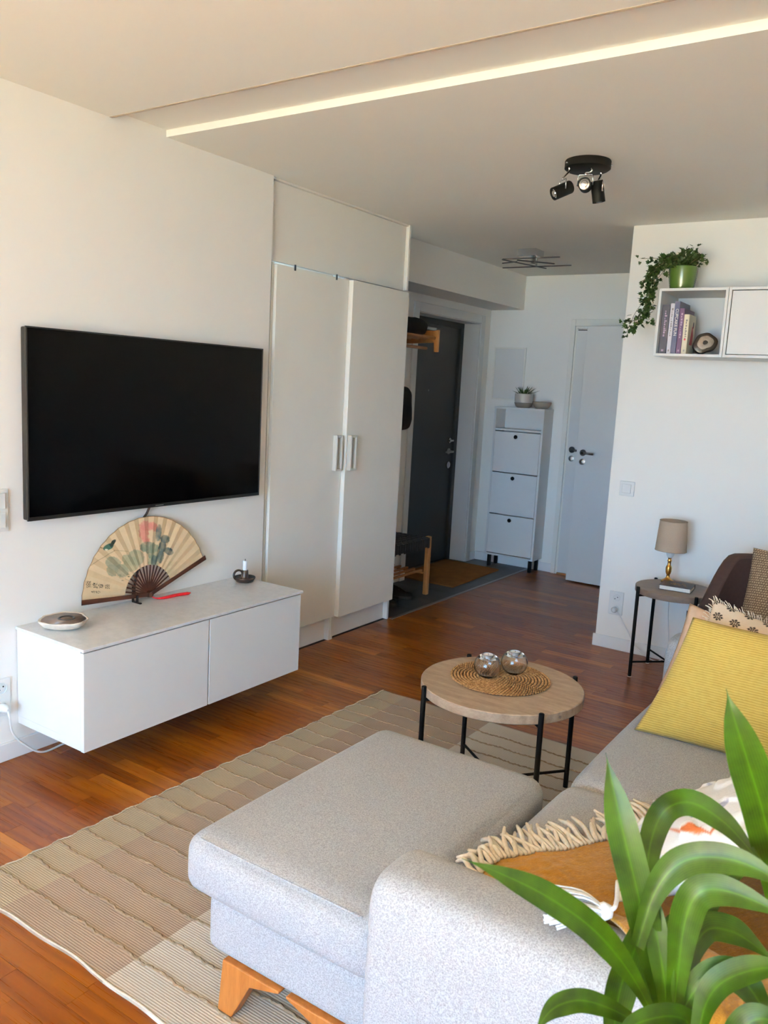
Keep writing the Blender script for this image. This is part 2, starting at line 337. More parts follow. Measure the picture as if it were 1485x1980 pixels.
def spline(pts, n):                                       # Catmull-Rom through points
    P = [Vector(p) for p in pts]; P = [P[0]*2-P[1]]+P+[P[-1]*2-P[-2]]; out = []; m = len(P)-3
    for i in range(n+1):
        t = i/n*m; k = min(int(t), m-1); t -= k; a, b, c, d = P[k:k+4]
        out.append(0.5*((2*b)+(c-a)*t+(2*a-5*b+4*c-d)*t*t+(3*b-a-3*c+d)*t**3))
    return out
def ss(a, b, x):
    t = max(0.0, min(1.0, (x-a)/(b-a))); return t*t*(3-2*t)
def frame(o, x, y, z): return Matrix(((x[0], y[0], z[0], o[0]), (x[1], y[1], z[1], o[1]), (x[2], y[2], z[2], o[2]), (0, 0, 0, 1)))

# ================================================================ ROOM SHELL
H = 2.5; YE = 6.63; YS = 4.86; XC = 1.235; XR = 4.60; XE = -0.55; YW = 3.16; YWE = 4.43
st('wall_left', MB().box(-0.12, 0, YF, YW, 0, H+0.06), 'wall', 'white wall carrying the television')
st('wall_shelf', MB().box(XC, XR, YS, YS+0.1, 0, H+0.06), 'wall', 'white wall with the floating shelf cubes')
st('wall_hall_right', MB().box(XC, XC+0.1, YS+0.1, YE, 0, H+0.06), 'wall', 'hall side wall behind the shelf wall corner')
st('wall_end', MB().box(-1.0, XC+0.1, YE, YE+0.1, 0, H+0.06), 'wall', 'end wall of the hall behind the shoe cabinet')
st('wall_right', MB().box(XR, XR+0.1, YF, YS+0.1, 0, H+0.06), 'wall', 'white wall behind the sofa')
# entrance wall with door opening
DY0, DY1, DZ = 5.43, 6.44, 2.09
wl = MB(); wl.box(XE-0.2, XE, 4.43, DY0, 0, H); wl.box(XE-0.2, XE, DY1, YE, 0, H); wl.box(XE-0.2, XE, DY0, DY1, DZ, H)
st('wall_entry', wl, 'wall', 'hall wall around the dark entrance door')
st('wall_niche_side', MB().box(-0.9, -0.60, 3.16, 4.43, 0, H), 'wall', 'wall behind the wardrobes')
st('wall_soffit', MB().box(XE-0.1, -0.24, YWE, YE, 2.22, H), 'wall', 'boxed-in soffit above the entrance door')
st('wall_stairwell', MB().box(XE-0.42, XE-0.225, DY0-0.1, YE, -0.05, 2.3), 'doorframe', 'dark wall closing off the stairwell behind the entrance door')  # unseen block added to stop sky light leaking under the door
# facade behind the camera with its window opening
fa = MB(); fa.box(-0.12, WIN[0], YF-0.12, YF, 0, H); fa.box(WIN[1], XR+0.1, YF-0.12, YF, 0, H); fa.box(WIN[0], WIN[1], YF-0.12, YF, WIN[3], H); fa.box(WIN[0], WIN[1], YF-0.12, YF, 0, WIN[2])
st('wall_facade', fa, 'wall', 'window wall behind the viewer')
wf = MB()
for xx in (WIN[0], (WIN[0]+WIN[1])/2-0.03, WIN[1]-0.05): wf.box(xx, xx+0.05, YF-0.09, YF-0.03, WIN[2], WIN[3])
wf.box(WIN[0], WIN[1], YF-0.09, YF-0.03, WIN[2], WIN[2]+0.05); wf.box(WIN[0], WIN[1], YF-0.09, YF-0.03, WIN[3]-0.05, WIN[3])
st('window_1', wf, 'trim', 'white balcony window frame')
st('floor_balcony', MB().box(-2.5, 6.5, YF-2.2, YF-0.13, -0.12, -0.02), 'deck', 'sunlit balcony floor outside')  # unseen floor added to bounce warm sunlight up through the window
st('ceiling_balcony', MB().box(-2.5, 6.5, YF-0.7, YF-0.12, 2.46, 2.62), 'ceil', 'underside of the balcony above')  # unseen slab added to shield near furniture from high sky light
st('ground', MB().box(-60, 60, -120, YF-2.3, -6.1, -6), 'ground', 'ground far below the balcony')  # unseen ground added so light from below the horizon comes in warm
# ceiling: near part, shallow recess, far part
R0, R1, RD = 2.21, 2.485, 0.028
st('ceiling', MB().box(-0.12, XR+0.1, YF-0.12, R0, H, H+0.08), 'ceil', 'white ceiling near the window', bevel=0)
st('ceiling_recess', MB().box(-0.12, XR+0.1, R0, R1, H+RD, H+0.08), 'ceil', 'shallow recessed band across the ceiling')
st('ceiling_far', MB().box(-1.0, XR+0.1, R1, YE+0.1, H, H+0.08), 'ceil', 'white ceiling over the seating and hall')
M['seam'] = plain('aged_seam_paint', srgb(176, 162, 146), 0.9)  # darker tone that paints the shadow line at the recess edge
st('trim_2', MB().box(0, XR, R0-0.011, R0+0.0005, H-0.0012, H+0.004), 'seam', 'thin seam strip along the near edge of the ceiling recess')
# floor: sub-floor, parquet strips, entry tiles, threshold
fl = st('floor', MB().box(-1.0, XR+0.1, YF-0.12, YE+0.1, -0.06, -0.011), 'darkgap', 'oak strip parquet floor')
PW = 0.0665; planks = []; y = YF; row = 0
while y < YE:
    x = -random.random()*0.4 + (0.0 if True else 0); xmax = XR if y < YS else XC; x0 = 0.0 if y < 3.1 else -0.03
    if y > 4.43: x0 = 0.012
    x = x0 - random.random()*0.35
    while x < xmax:
        L = random.choice((0.28, 0.36, 0.42, 0.5, 0.6)); a, b = max(x, x0), min(x+L, xmax)
        if b-a > 0.02: planks.append((a, b-0.0006, y, min(y+PW-0.0006, YE)))
        x += L
    y += PW; row += 1
def seen(p):
    cx, cy = (p[0]+p[1])/2, (p[2]+p[3])/2; px, py, z = depth_px((cx, cy, 0))
    if z < 0.5 or not (-120 < px < 1560 and 0 < py < 2080): return None
    if 0.75 < cx < 2.0 and 1.3 < cy < 3.25: return None           # under the rug
    if cx > 2.05 and 1.1 < cy < 4.2: return None                  # under the sofa
    return z
vis = sorted([(seen(p), p) for p in planks if seen(p) is not None]); near = set(p for _, p in vis[:300])
rest = MB()
for p in planks:
    h = random.uniform(-0.00025, 0.0)
    if p in near: ob('plank', MB().box(*p[:2], *p[2:], -0.011, h), 'floor', fl)
    else: rest.box(*p[:2], *p[2:], -0.011, h)
ob('plank_field', rest, 'floor', fl, kind='stuff')
tl = st('floor_entry', MB().box(XE-0.2, -0.012, 4.44, YE, -0.03, -0.009), 'darkgap', 'dark slate tiled entry floor')
ty = 4.44
while ty < YE-0.01:
    tx = -0.014
    while tx > XE-0.19:
        ob('tile', MB().box(max(tx-0.298, XE-0.2), tx, ty, min(ty+0.298, YE), -0.009, -0.002+random.uniform(0, 0.0006)), 'tile', tl, bevel=0.001); tx -= 0.3
    ty += 0.3
st('trim_1', MB().box(-0.012, 0.012, 4.43, YE, -0.01, 0.004), 'steel', 'metal threshold strip between tiles and parquet', bevel=0.002)
# baseboards
st('baseboard_left', MB().box(0, 0.014, YF, YW-0.002, 0, 0.072), 'trim', 'white baseboard under the television wall', bevel=0.003)
st('baseboard_shelf', MB().box(XC-0.013, XR, YS-0.013, YS, 0, 0.075), 'trim', 'white baseboard of the shelf wall', bevel=0.003)
st('baseboard_end', MB().box(XE, 0.20, YE-0.013, YE, 0, 0.075), 'trim', 'white baseboard of the hall end wall', bevel=0.003)
st('baseboard_entry', MB().box(XE, XE+0.012, DY1+0.075, YE-0.014, 0, 0.075), 'trim', 'short white baseboard beside the entrance door', bevel=0.003)

# ---- entrance door with frame and reveal
d = st('door_1', MB().box(XE-0.215, XE-0.17, DY0+0.06, DY1-0.06, 0.012, DZ-0.045), 'doorgrey', 'charcoal entrance door', bevel=0.003)
fr = MB(); xf = XE-0.2
fr.box(xf-0.02, xf+0.05, DY0, DY0+0.055, 0, DZ); fr.box(xf-0.02, xf+0.05, DY1-0.055, DY1-0.001, 0, DZ); fr.box(xf-0.02, xf+0.05, DY0+0.055, DY1-0.055, DZ-0.05, DZ-0.001)
ob('door_frame', fr, 'doorframe', d, bevel=0.003)
cs = MB(); cw = 0.07
cs.box(XE, XE+0.014, DY0-cw, DY0, 0, DZ+cw); cs.box(XE, XE+0.014, DY1, DY1+cw, 0, DZ+cw); cs.box(XE, XE+0.014, DY0, DY1, DZ, DZ+cw)
ob('casing', cs, 'reveal', d, bevel=0.003)
rv = MB(); rv.box(xf+0.05, XE, DY1-0.006, DY1-0.0005, 0, DZ); rv.box(xf+0.05, XE, DY0, DY1, DZ-0.006, DZ-0.0005)
ob('reveal_lining', rv, 'reveal', d)
dx = XE-0.17; hy = DY1-0.115
h = ob('lever_handle', MB().tube([(dx, hy, 0.98), (dx+0.05, hy, 0.98), (dx+0.055, hy-0.02, 0.98), (dx+0.055, hy-0.13, 0.98)], 0.009), 'steel', d, smooth=True)
ob('escutcheon', MB().lathe([(0.0, 0), (0.026, 0), (0.026, 0.008), (0, 0.008)], 20, X=frame((dx, hy, 0.98), (0, 1, 0), (0, 0, 1), (1, 0, 0))), 'steel', h, smooth='auto')
for zz, rr in ((1.075, 0.024), (0.86, 0.03)):
    k = ob('lock', MB().lathe([(0, 0), (rr, 0), (rr, 0.012), (rr*0.6, 0.02), (0, 0.02)], 20, X=frame((dx, hy, zz), (0, 1, 0), (0, 0, 1), (1, 0, 0))), 'chrome', d, smooth='auto')
ob('thumb_turn', MB().box(dx+0.018, dx+0.034, hy-0.03, hy+0.03, 1.067, 1.083), 'chrome', d, bevel=0.004)
ob('peephole', MB().lathe([(0, 0), (0.008, 0), (0.007, 0.006), (0, 0.006)], 14, X=frame((dx, 5.92, 1.5), (0, 1, 0), (0, 0, 1), (1, 0, 0))), 'chrome', d, smooth='auto')
ob('door_closer', MB().box(dx+0.002, dx+0.03, 5.55, 5.95, 1.985, 2.01), 'steel', d, bevel=0.003)
# ---- inner door on the end wall (closed) and the open leaf parked in front of it
def lever(parent, x, y, z, sgn, L=0.1):
    h = ob('lever_handle', MB().tube([(x, y, z), (x, y-0.045, z), (x+sgn*0.012, y-0.052, z), (x+sgn*L, y-0.052, z-0.003)], 0.009, 10), 'darksteel', parent, smooth=True)
    ob('rose', MB().lathe([(0, 0), (0.026, 0), (0.026, 0.009), (0, 0.009)], 24, X=frame((x, y, z), (1, 0, 0), (0, 0, 1), (0, -1, 0))), 'darksteel', h, smooth='auto')
    k = ob('lock', MB().lathe([(0, 0), (0.024, 0), (0.024, 0.009), (0.014, 0.012), (0, 0.012)], 24, X=frame((x, y, z-0.073), (1, 0, 0), (0, 0, 1), (0, -1, 0))), 'steel', parent, smooth='auto')
    ob('thumb_turn', MB().box(x-0.004, x+0.004, y-0.026, y-0.01, z-0.085, z-0.061), 'chrome', k, bevel=0.002)
d2 = st('door_2', MB().box(0.262, XC-0.02, YE-0.022, YE-0.001, 0.018, 2.062), 'lacq', 'closed white inner door on the hall end wall', bevel=0.002)
fr = MB(); fr.box(0.205, 0.245, YE-0.03, YE-0.001, 0, 2.14); fr.box(0.245, 0.262, YE-0.02, YE-0.001, 0, 2.08); fr.box(0.245, XC, YE-0.03, YE-0.001, 2.085, 2.14); fr.box(0.245, XC, YE-0.02, YE-0.001, 2.066, 2.085)
ob('door_frame', fr, 'lacq2', d2, bevel=0.003)
lever(d2, 0.305, YE-0.022, 1.072, 1, 0.09)
ob('threshold', MB().box(0.262, XC-0.02, YE-0.03, YE-0.004, 0, 0.012), 'benchwood', d2)
ob('frame_slot', MB().box(0.27, 0.40, YE-0.0225, YE-0.021, 2.05, 2.057), 'darkgap', d2)
d3 = st('door_3', MB().box(0.425, XC-0.008, 6.40, 6.44, 0.012, 2.068), 'lacq', 'open white door leaf standing in front of the end wall', bevel=0.002)
lever(d3, 0.48, 6.40, 1.07, 1, 0.1)
for zz in (0.3, 1.8): ob('hinge', MB().lathe([(0, 0), (0.008, 0), (0.008, 0.09), (0, 0.09)], 10, (XC-0.014, 6.392, zz)), 'steel', d3, smooth='auto')
# ---- access hatch on end wall
ht = thing('access_hatch', (-0.34, YE-0.012, 1.45), 'white square access hatch on the wall above the shoe cabinet', 'hatch')
ob('hatch_panel', MB().box(-0.475, -0.20, YE-0.006, YE-0.0005, 1.465, 1.89), 'lacq', ht)
hf = MB(); hf.box(-0.49, -0.475, YE-0.012, YE-0.0005, 1.45, 1.905); hf.box(-0.2, -0.185, YE-0.012, YE-0.0005, 1.45, 1.905); hf.box(-0.475, -0.2, YE-0.012, YE-0.0005, 1.45, 1.465); hf.box(-0.475, -0.2, YE-0.012, YE-0.0005, 1.89, 1.905)
ob('hatch_frame', hf, 'lacq2', ht, bevel=0.002)

# ================================================================ WARDROBES
hp = thing('wardrobe_header', (-0.02, 3.8, 2.105), 'beige white cover panel between wardrobe doors and ceiling', 'panel')
ob('panel', MB().box(-0.045, -0.028, YW+0.012, 4.405, 2.106, 2.488), 'lacq2', hp, bevel=0.002)
ob('corner_trim', MB().box(-0.045, -0.006, 4.407, 4.43, 2.106, 2.499), 'lacq2', hp, bevel=0.003)
ob('top_trim', MB().box(-0.04, -0.012, YW+0.003, 4.407, 2.489, 2.4995), 'lacq2', hp, bevel=0.002)
def wardrobe(y0, y1, xd, ydoor1, label, left):
    t = thing('wardrobe', (-0.2, (y0+y1)/2, 0), label, 'wardrobe', 'tall white wardrobes')
    b = MB(); b.box(-0.56, -0.018, y0, y0+0.018, 0.0 if left else 0.0, 2.10); b.box(-0.56, -0.018, y1-0.018, y1, 0.0, 2.10); b.box(-0.56, -0.07, y0+0.018, y1-0.018, 2.082, 2.10); b.box(-0.56, -0.54, y0+0.018, y1-0.018, 0.15, 2.082); b.box(-0.56, -0.02, y0+0.018, y1-0.018, 0.15, 0.168)
    ob('body', b, 'lacq2', t, bevel=0.0015)
    yd0 = y0+(0.012 if left else 0.003)
    dr = ob('door', MB().box(xd-(0.02 if left else 0.048), xd, yd0, ydoor1, 0.148, 2.090), 'lacq2', t, bevel=0.0015)
    ob('plinth', MB().box(-0.066, -0.052, y0+0.018, y1-0.018, 0, 0.148), 'lacq2', t)
    hy0 = ydoor1-0.085 if left else yd0+0.012
    hm = MB(); X0, X1 = xd, xd+0.028; w = 0.062
    for (a, b2, c, e) in ((0, 0.014, 1.022, 1.226), (w-0.014, w, 1.022, 1.226), (0.014, w-0.014, 1.022, 1.036), (0.014, w-0.014, 1.212, 1.226)): hm.box(X0+0.0005, X1, hy0+a, hy0+b2, c, e)
    ob('handle', hm, 'clearpl', dr, bevel=0.003)
    if left:
        for yy in (3.33, 3.68): ob('hinge_pin', MB().box(xd, xd+0.006, yy, yy+0.008, 2.075, 2.104), 'blackpl', dr)
        ob('filler_strip', MB().box(-0.09, -0.055, YW+0.0005, YW+0.0255, 0, 2.104), 'lacq2', t, bevel=0.002)
    return t
wardrobe(YW+0.026, 3.80, 0.004, 3.802, 'tall white wardrobe next to the television wall, with slightly recessed door', True)
wardrobe(3.802, 4.425, 0.032, 4.385, 'tall white wardrobe nearest the hall, with slightly proud door', False)

# ================================================================ TELEVISION
tv = thing('television', (0.05, 2.43, 0.94), 'large black flat television mounted on the white wall', 'television')
TY0, TY1, TZ0, TZ1 = 1.797, 3.066, 0.94, 1.664
ob('casing', MB().box(0.012, 0.043, TY0+0.002, TY1-0.002, TZ0+0.002, TZ1-0.002), 'blackpl', tv, bevel=0.006)
bz = MB(); bw = 0.006
bz.box(0.043, 0.051, TY0, TY0+bw, TZ0, TZ1); bz.box(0.043, 0.051, TY1-bw, TY1, TZ0, TZ1); bz.box(0.043, 0.051, TY0+bw, TY1-bw, TZ1-bw, TZ1); bz.box(0.043, 0.051, TY0+bw, TY1-bw, TZ0, TZ0+0.014)
ob('bezel', bz, 'blackpl', tv, bevel=0.001)
ob('screen', MB().box(0.0432, 0.0475, TY0+bw, TY1-bw, TZ0+0.014, TZ1-bw), 'screen', tv)
ob('logo', MB().box(0.051, 0.0515, 2.405, 2.45, TZ0+0.005, TZ0+0.009), 'steel', tv)
tag(ob('television_cable', MB().tube(spline([(0.02, 2.405, 0.95), (0.013, 2.39, 0.91), (0.010, 2.36, 0.86), (0.010, 2.36, 0.72), (0.010, 2.33, 0.60), (0.010, 2.33, 0.536)], 30), 0.005), 'blackpl', smooth=True), 'thin black cable hanging from the television behind the fan', 'cable')

# ================================================================ TV CABINET
KY0, KY1, KZ0, KZ1, KD = 1.772, 2.985, 0.136, 0.528, 0.416
c = thing('media_cabinet', (0.2, 2.38, KZ0), 'floating white media cabinet with pale stone top under the television', 'cabinet')
b = MB(); b.box(0.004, KD-0.02, KY0+0.002, KY0+0.02, KZ0, KZ1-0.012); b.box(0.004, KD-0.02, KY1-0.02, KY1-0.002, KZ0, KZ1-0.012); b.box(0.004, KD-0.02, KY0+0.02, KY1-0.02, KZ0, KZ0+0.018); b.box(0.004, KD-0.02, KY0+0.02, KY1-0.02, KZ1-0.03, KZ1-0.012); b.box(0.004, 0.012, KY0+0.02, KY1-0.02, KZ0+0.018, KZ1-0.03)
ob('body', b, 'lacq', c, bevel=0.001)
ym = on(404, 1290, 'x', KD).y
for a, e in ((KY0+0.002, ym-0.0035), (ym+0.0035, KY1-0.002)): ob('door', MB().box(KD-0.0195, KD-0.001, a, e, KZ0-0.002, KZ1-0.018), 'lacq', c, bevel=0.0012)
ob('top', MB().box(0.002, KD+0.006, KY0-0.004, KY1+0.006, KZ1-0.0115, KZ1), 'quartz', c, bevel=0.0015)
ob('side_seam', MB().box(0.02, KD-0.14, KY0+0.0015, KY0+0.003, KZ0+0.03, KZ0+0.0315), 'reveal', c)

# ---- hand fan
FP = Vector((0.046, 2.378, 0.553)); FT = Vector((-0.018/0.34, 0, 1)).normalized(); FYD = Vector((0, 1, 0)); FN = FYD.cross(FT); FN = FN if FN.x > 0 else -FN
fan = thing('hand_fan', (0.05, 2.4, KZ1), 'open painted paper hand fan leaning below the television', 'fan')
A0, A1, RI, RO, NP = math.radians(175.5), math.radians(19.5), 0.130, 0.346, 17
def fanpt(a, r, off=0.0): return FP+FYD*(r*math.cos(a))+FT*(r*math.sin(a))+FN*off
def ell(x, y, cx, cy, rx, ry, rot=0.0):
    c, s_ = math.cos(rot), math.sin(rot); dx, dy = x-cx, y-cy; return ((dx*c+dy*s_)/rx)**2+((-dx*s_+dy*c)/ry)**2
def fanpaint(a, r):
    dy, dz = r*math.cos(a), r*math.sin(a); x = 840+dy*2080; y = 870-dz*2300-0.208*(x-840)
    n = noise.noise((x*0.012, y*0.012, 0)); n2 = noise.noise((x*0.05, y*0.05, 3)); n3 = noise.noise((x*0.022, y*0.022, 9))
    c = Vector(srgb(226, 198, 158)[:3])*(1+0.06*n)
    def put(colr, k): nonlocal c; c = c.lerp(Vector(srgb(*colr)[:3]), max(0, min(1, k)))
    for (cx, cy, rx, ry, ro) in ((830, 170, 80, 55, 0), (800, 250, 60, 85, 0), (920, 180, 75, 50, 0.3), (830, 320, 45, 40, 0)):
        e = ell(x, y, cx, cy, rx, ry, ro)+0.5*n2+0.3*n; put((214, 132, 122), 0.8*ss(1.25, 0.3, e))
    for (cx, cy, rx, ry, ro) in ((460, 570, 85, 65, 0.2), (445, 640, 60, 60, 0), (545, 640, 75, 65, 0.4), (650, 570, 90, 75, -0.3), (710, 500, 90, 80, 0), (600, 520, 50, 45, 0)):
        e = ell(x, y, cx, cy, rx, ry, ro)+0.25*n2; put((140, 146, 122) if cx < 580 else (162, 162, 130), 0.85*ss(1.1, 0.85, e)*(0.85+0.3*n3))
    for (cx, cy, rx, ry, ro) in ((860, 390, 105, 60, 0), (930, 440, 95, 90, 0.3), (900, 540, 60, 70, 0), (800, 400, 50, 40, 0)):
        e = ell(x, y, cx, cy, rx, ry, ro)+0.3*n2; put((118, 132, 112), 0.85*ss(1.15, 0.8, e)*(0.85+0.4*n3))
    for (cx, cy, rx, ry, ro) in ((970, 230, 32, 90, 0.15), (1045, 290, 60, 45, 0), (1010, 370, 45, 75, 0.3), (1085, 415, 60, 40, 0.2), (985, 480, 40, 70, 0.2), (910, 520, 38, 60, 0.4)):
        e = ell(x, y, cx, cy, rx, ry, ro)+0.25*n2; put((82, 100, 98), 0.9*ss(1.15, 0.7, e)*(0.9+0.4*n3))
    e = ell(x, y, 415, 410, 62, 28, -0.5); put((58, 96, 84), ss(1.1, 0.8, e)); e = ell(x, y, 462, 370, 46, 18, -0.9); put((48, 58, 50), ss(1.1, 0.8, e)); e = ell(x, y, 392, 440, 16, 8, 0); put((226, 224, 206), ss(1.1, 0.8, e))
    e = ell(x, y, 338, 424, 32, 3, 0.15); put((90, 70, 52), ss(1.2, 0.6, e))
    e = abs((y-605)+(x-215)*0.62)/4.5 if 205 < x < 480 else 9; put((140, 112, 80), 0.7*ss(1.2, 0.4, e))
    e = abs((y-440)-0.02*(x-470))/3.5 if 465 < x < 620 else 9; put((150, 126, 94), 0.6*ss(1.2, 0.4, e))
    if 1000 < x < 1180 and 520 < y < 680: put((208, 190, 146), 0.6*ss(0.0, 0.3, abs(noise.noise((x*0.05+y*0.02, y*0.012, 5)))))
    if 520 < x < 680 and 670 < y < 740: put((92, 96, 66), 0.8*ss(0.25, 0.45, noise.noise((x*0.03, y*0.09, 2))))
    for (cx, cy, w_, h_) in ((200, 782, 26, 30), (265, 792, 24, 24), (326, 796, 27, 18), (390, 802, 24, 20), (243, 855, 20, 9), (292, 856, 22, 12)):
        if abs(x-cx) < w_ and abs(y-cy) < h_:
            put((34, 26, 22), ss(0.02, 0.22, noise.noise((x*0.16+cx, y*0.16, cx*0.1))+0.06))
    if r > RO-0.0035: c = Vector(srgb(140, 104, 70)[:3])
    return (*c, 1)
nu, nv = 440, 110; lm = MB(); cols = []
for i in range(nu+1):
    u = i/nu; a = A0+(A1-A0)*u; z = (abs(((u*NP*2) % 2)-1)-0.5)*0.0045
    for j in range(nv+1):
        r = RI+(RO-RI)*j/nv; lm.v.append(tuple(fanpt(a, r, z*(r/RO)))); cols.append(fanpaint(a, r))
lm.f = [(i*(nv+1)+j, (i+1)*(nv+1)+j, (i+1)*(nv+1)+j+1, i*(nv+1)+j+1) for i in range(nu) for j in range(nv)]
ob('leaf', lm, 'paper', fan, colors=cols)
for k in range(NP+1):
    a = A0+(A1-A0)*k/NP; g = k in (0, NP); w0, w1, L = (0.009, 0.011, RO+0.006) if g else (0.0038, 0.0032, RI+0.03)
    u = fanpt(a, 1)-FP; t_ = FN.cross(u); off = 0.009 if g else -0.003+0.0006*(k % 3); ang = 1 if k == 0 else -1
    b = MB(); sh = 0.004*ang if g else 0
    b.prism([(-0.012, -0.006), (0, -w0), (L*0.6, -w0*0.9 if not g else -w0), (L, -w1), (L, w1), (L*0.6, w0*0.9 if not g else w0), (0, w0), (-0.012, 0.006)], off-0.0012, off+0.0022 if g else off+0.0008, frame(FP+t_*0, u, t_, FN))
    ob('guard' if g else 'rib', b, 'fanwood', fan, bevel=0.0008 if g else 0)
ob('rivet', MB().lathe([(0, -0.014), (0.013, -0.014), (0.015, 0.0), (0.013, 0.016), (0.006, 0.018), (0, 0.018)], 20, X=frame(FP, FYD, FT, FN)), 'fanwood', fan, smooth='auto')
sd = MB(); sd.box(0.03, 0.085, 2.297, 2.307, KZ1, KZ1+0.006); sd.box(0.03, 0.036, 2.297, 2.307, KZ1, KZ1+0.07); sd.box(0.058, 0.064, 2.297, 2.307, KZ1, KZ1+0.035)
ob('stand_foot', sd, 'blackpl', fan, bevel=0.001)
ts = MB()
for k in range(26):
    q = [Vector((0.075, 2.397, KZ1+0.006))]; o1, o2 = random.uniform(-1, 1), random.uniform(0, 1)
    q += [Vector((0.085+0.006*o1, 2.432, KZ1+0.004+0.004*o2)), Vector((0.088+0.009*o1, 2.50, KZ1+0.004+0.005*o2)), Vector((0.098+0.009*o1, 2.555+0.012*o2, KZ1+0.0035+0.004*o2))]
    ts.tube(spline(q, 8), 0.0032, 5)
ts.tube([(0.055, 2.382, KZ1+0.016), (0.07, 2.392, KZ1+0.008), (0.08, 2.407, KZ1+0.007)], 0.003, 6)
ob('tassel', ts, 'red', fan, smooth=True)

# ---- stoneware bowl with a ring in it
BC = on(124, 1212, 'z', KZ1); BC.x = max(BC.x, 0.135)
bw_ = thing('stoneware_bowl', (BC.x, BC.y, KZ1), 'rough shell-like stoneware bowl at the left end of the media cabinet', 'bowl')
wob = lambda a, j: 1+0.05*math.sin(3*a+1)+0.03*math.sin(7*a+j*0.6)+0.015*math.sin(13*a)
ob('bowl', MB().lathe([(0.0, 0.0), (0.05, 0.0), (0.072, 0.008), (0.088, 0.028), (0.09, 0.034), (0.085, 0.034), (0.07, 0.024), (0.05, 0.019), (0, 0.017)], 56, (BC.x, BC.y, KZ1+0.0005), wob=wob), 'stone', bw_, smooth=True)
ob('glaze', MB().lathe([(0.0, 0.0182), (0.048, 0.0200), (0.068, 0.0248), (0.081, 0.0325)], 48, (BC.x, BC.y, KZ1+0.0008), wob=wob), 'stonein', bw_, smooth=True)
tag(ob('metal_ring', MB().tube(arc((BC.x+0.004, BC.y+0.008, KZ1+0.031), 0.028, 0, 2*math.pi, 32, (1, 0, 0), (0, 1, 0)), 0.006, 8, False), 'darksteel', smooth=True), 'metal ring lying in the stoneware bowl', 'ring')

# ---- candle holder
CC = on(473, 1124, 'z', KZ1); CC = Vector((CC.x, CC.y, KZ1))
ch = thing('candle_holder', CC, 'dark glazed ceramic candle holder with ring handle', 'candle holder')
ob('dish', MB().lathe([(0, 0), (0.042, 0), (0.053, 0.02), (0.052, 0.024), (0.044, 0.012), (0.03, 0.008), (0.024, 0.012), (0.018, 0.03), (0.0165, 0.055), (0.0145, 0.058), (0.0125, 0.055), (0.0125, 0.04), (0, 0.04)], 36, CC), 'darkcer', ch, smooth=True)
hd = Vector((-0.35, -0.93, 0)).normalized()
ob('handle', MB().tube(arc(CC+hd*0.035+Vector((0, 0, 0.035)), 0.024, math.radians(30), math.radians(330), 20, -hd*-1*-1, (0, 0, 1)), 0.0055, 8), 'darkcer', ch, smooth=True)
ca = thing('candle', (CC.x, CC.y, KZ1+0.04), 'short white candle standing in the dark ceramic holder', 'candle')
ob('wax', MB().lathe([(0, 0), (0.011, 0), (0.011, 0.062), (0.009, 0.064), (0, 0.062)], 20, (CC.x, CC.y, KZ1+0.041)), 'wax', ca, smooth='auto')
ob('wick', MB().tube([(CC.x, CC.y, KZ1+0.1), (CC.x, CC.y+0.001, KZ1+0.113)], 0.0015, 6), 'wick', ca)

# ---- wall switches and outlets
def plate_x(name, y0, y1, z0, z1, label, cat):            # on the television wall
    t = thing(name, (0, (y0+y1)/2, z0), label, cat)
    ob('plate', MB().box(0.0003, 0.009, y0, y1, z0, z1), 'whitepl', t, bevel=0.003); return t
sy = on(14, 980, 'x', 0).y
t = plate_x('light_switch', sy-0.082, sy, 0.905, 1.065, 'double white rocker switch at the left picture edge', 'switch')
for zz in (0.918, 0.99): ob('rocker', MB().box(0.009, 0.016, sy-0.068, sy-0.014, zz, zz+0.06), 'whitepl', t, bevel=0.006)
oy = on(18, 1345, 'x', 0).y
def socket(parent, X):
    s = ob('socket', MB().lathe([(0, 0.0088), (0.0205, 0.0088), (0.0205, 0.0094), (0.0, 0.0094)], 28, X=X), 'reveal', parent, smooth='auto')
    ob('socket_rim', MB().lathe([(0.0205, 0.0088), (0.0235, 0.0088), (0.023, 0.0125), (0.0208, 0.0125), (0.0205, 0.0088)], 28, X=X), 'whitepl', s, smooth='auto')
    for q in (-0.0095, 0.0095): ob('pin_hole', MB().lathe([(0, 0.0093), (0.0032, 0.0093), (0.0032, 0.0098), (0, 0.0098)], 12, (q, 0, 0), X=X), 'darkgap', s)
t = plate_x('wall_outlet', oy-0.075, oy, 0.185, 0.335, 'double wall outlet with plug beside the media cabinet', 'outlet')
for zz in (0.222, 0.298): socket(t, frame((0, oy-0.0375, zz), (0, 0.8, 0.6), (0, -0.6, 0.8), (1, 0, 0)))
pl = thing('power_cord', (0.03, oy-0.0375, 0.0), 'white power cord running from the left outlet down under the media cabinet', 'cord')
ob('plug', MB().lathe([(0, 0), (0.017, 0), (0.018, 0.02), (0.012, 0.035), (0.006, 0.045), (0, 0.045)], 20, X=frame((0.010, oy-0.0375, 0.222), (0, 1, 0), (0, 0, 1), (1, 0, 0))), 'whitepl', pl, smooth='auto')
p0 = Vector((0.05, oy-0.0375, 0.222))
ob('cord', MB().tube(spline([p0, p0+Vector((0.012, 0.0, -0.03)), p0+Vector((0.0, 0.02, -0.10)), (0.05, oy+0.03, 0.06), (0.06, oy+0.10, 0.008), (0.05, oy+0.22, 0.005), (0.035, oy+0.45, 0.005), (0.03, oy+0.8, 0.005)], 50), 0.0042, 8), 'whitepl', pl, smooth=True)

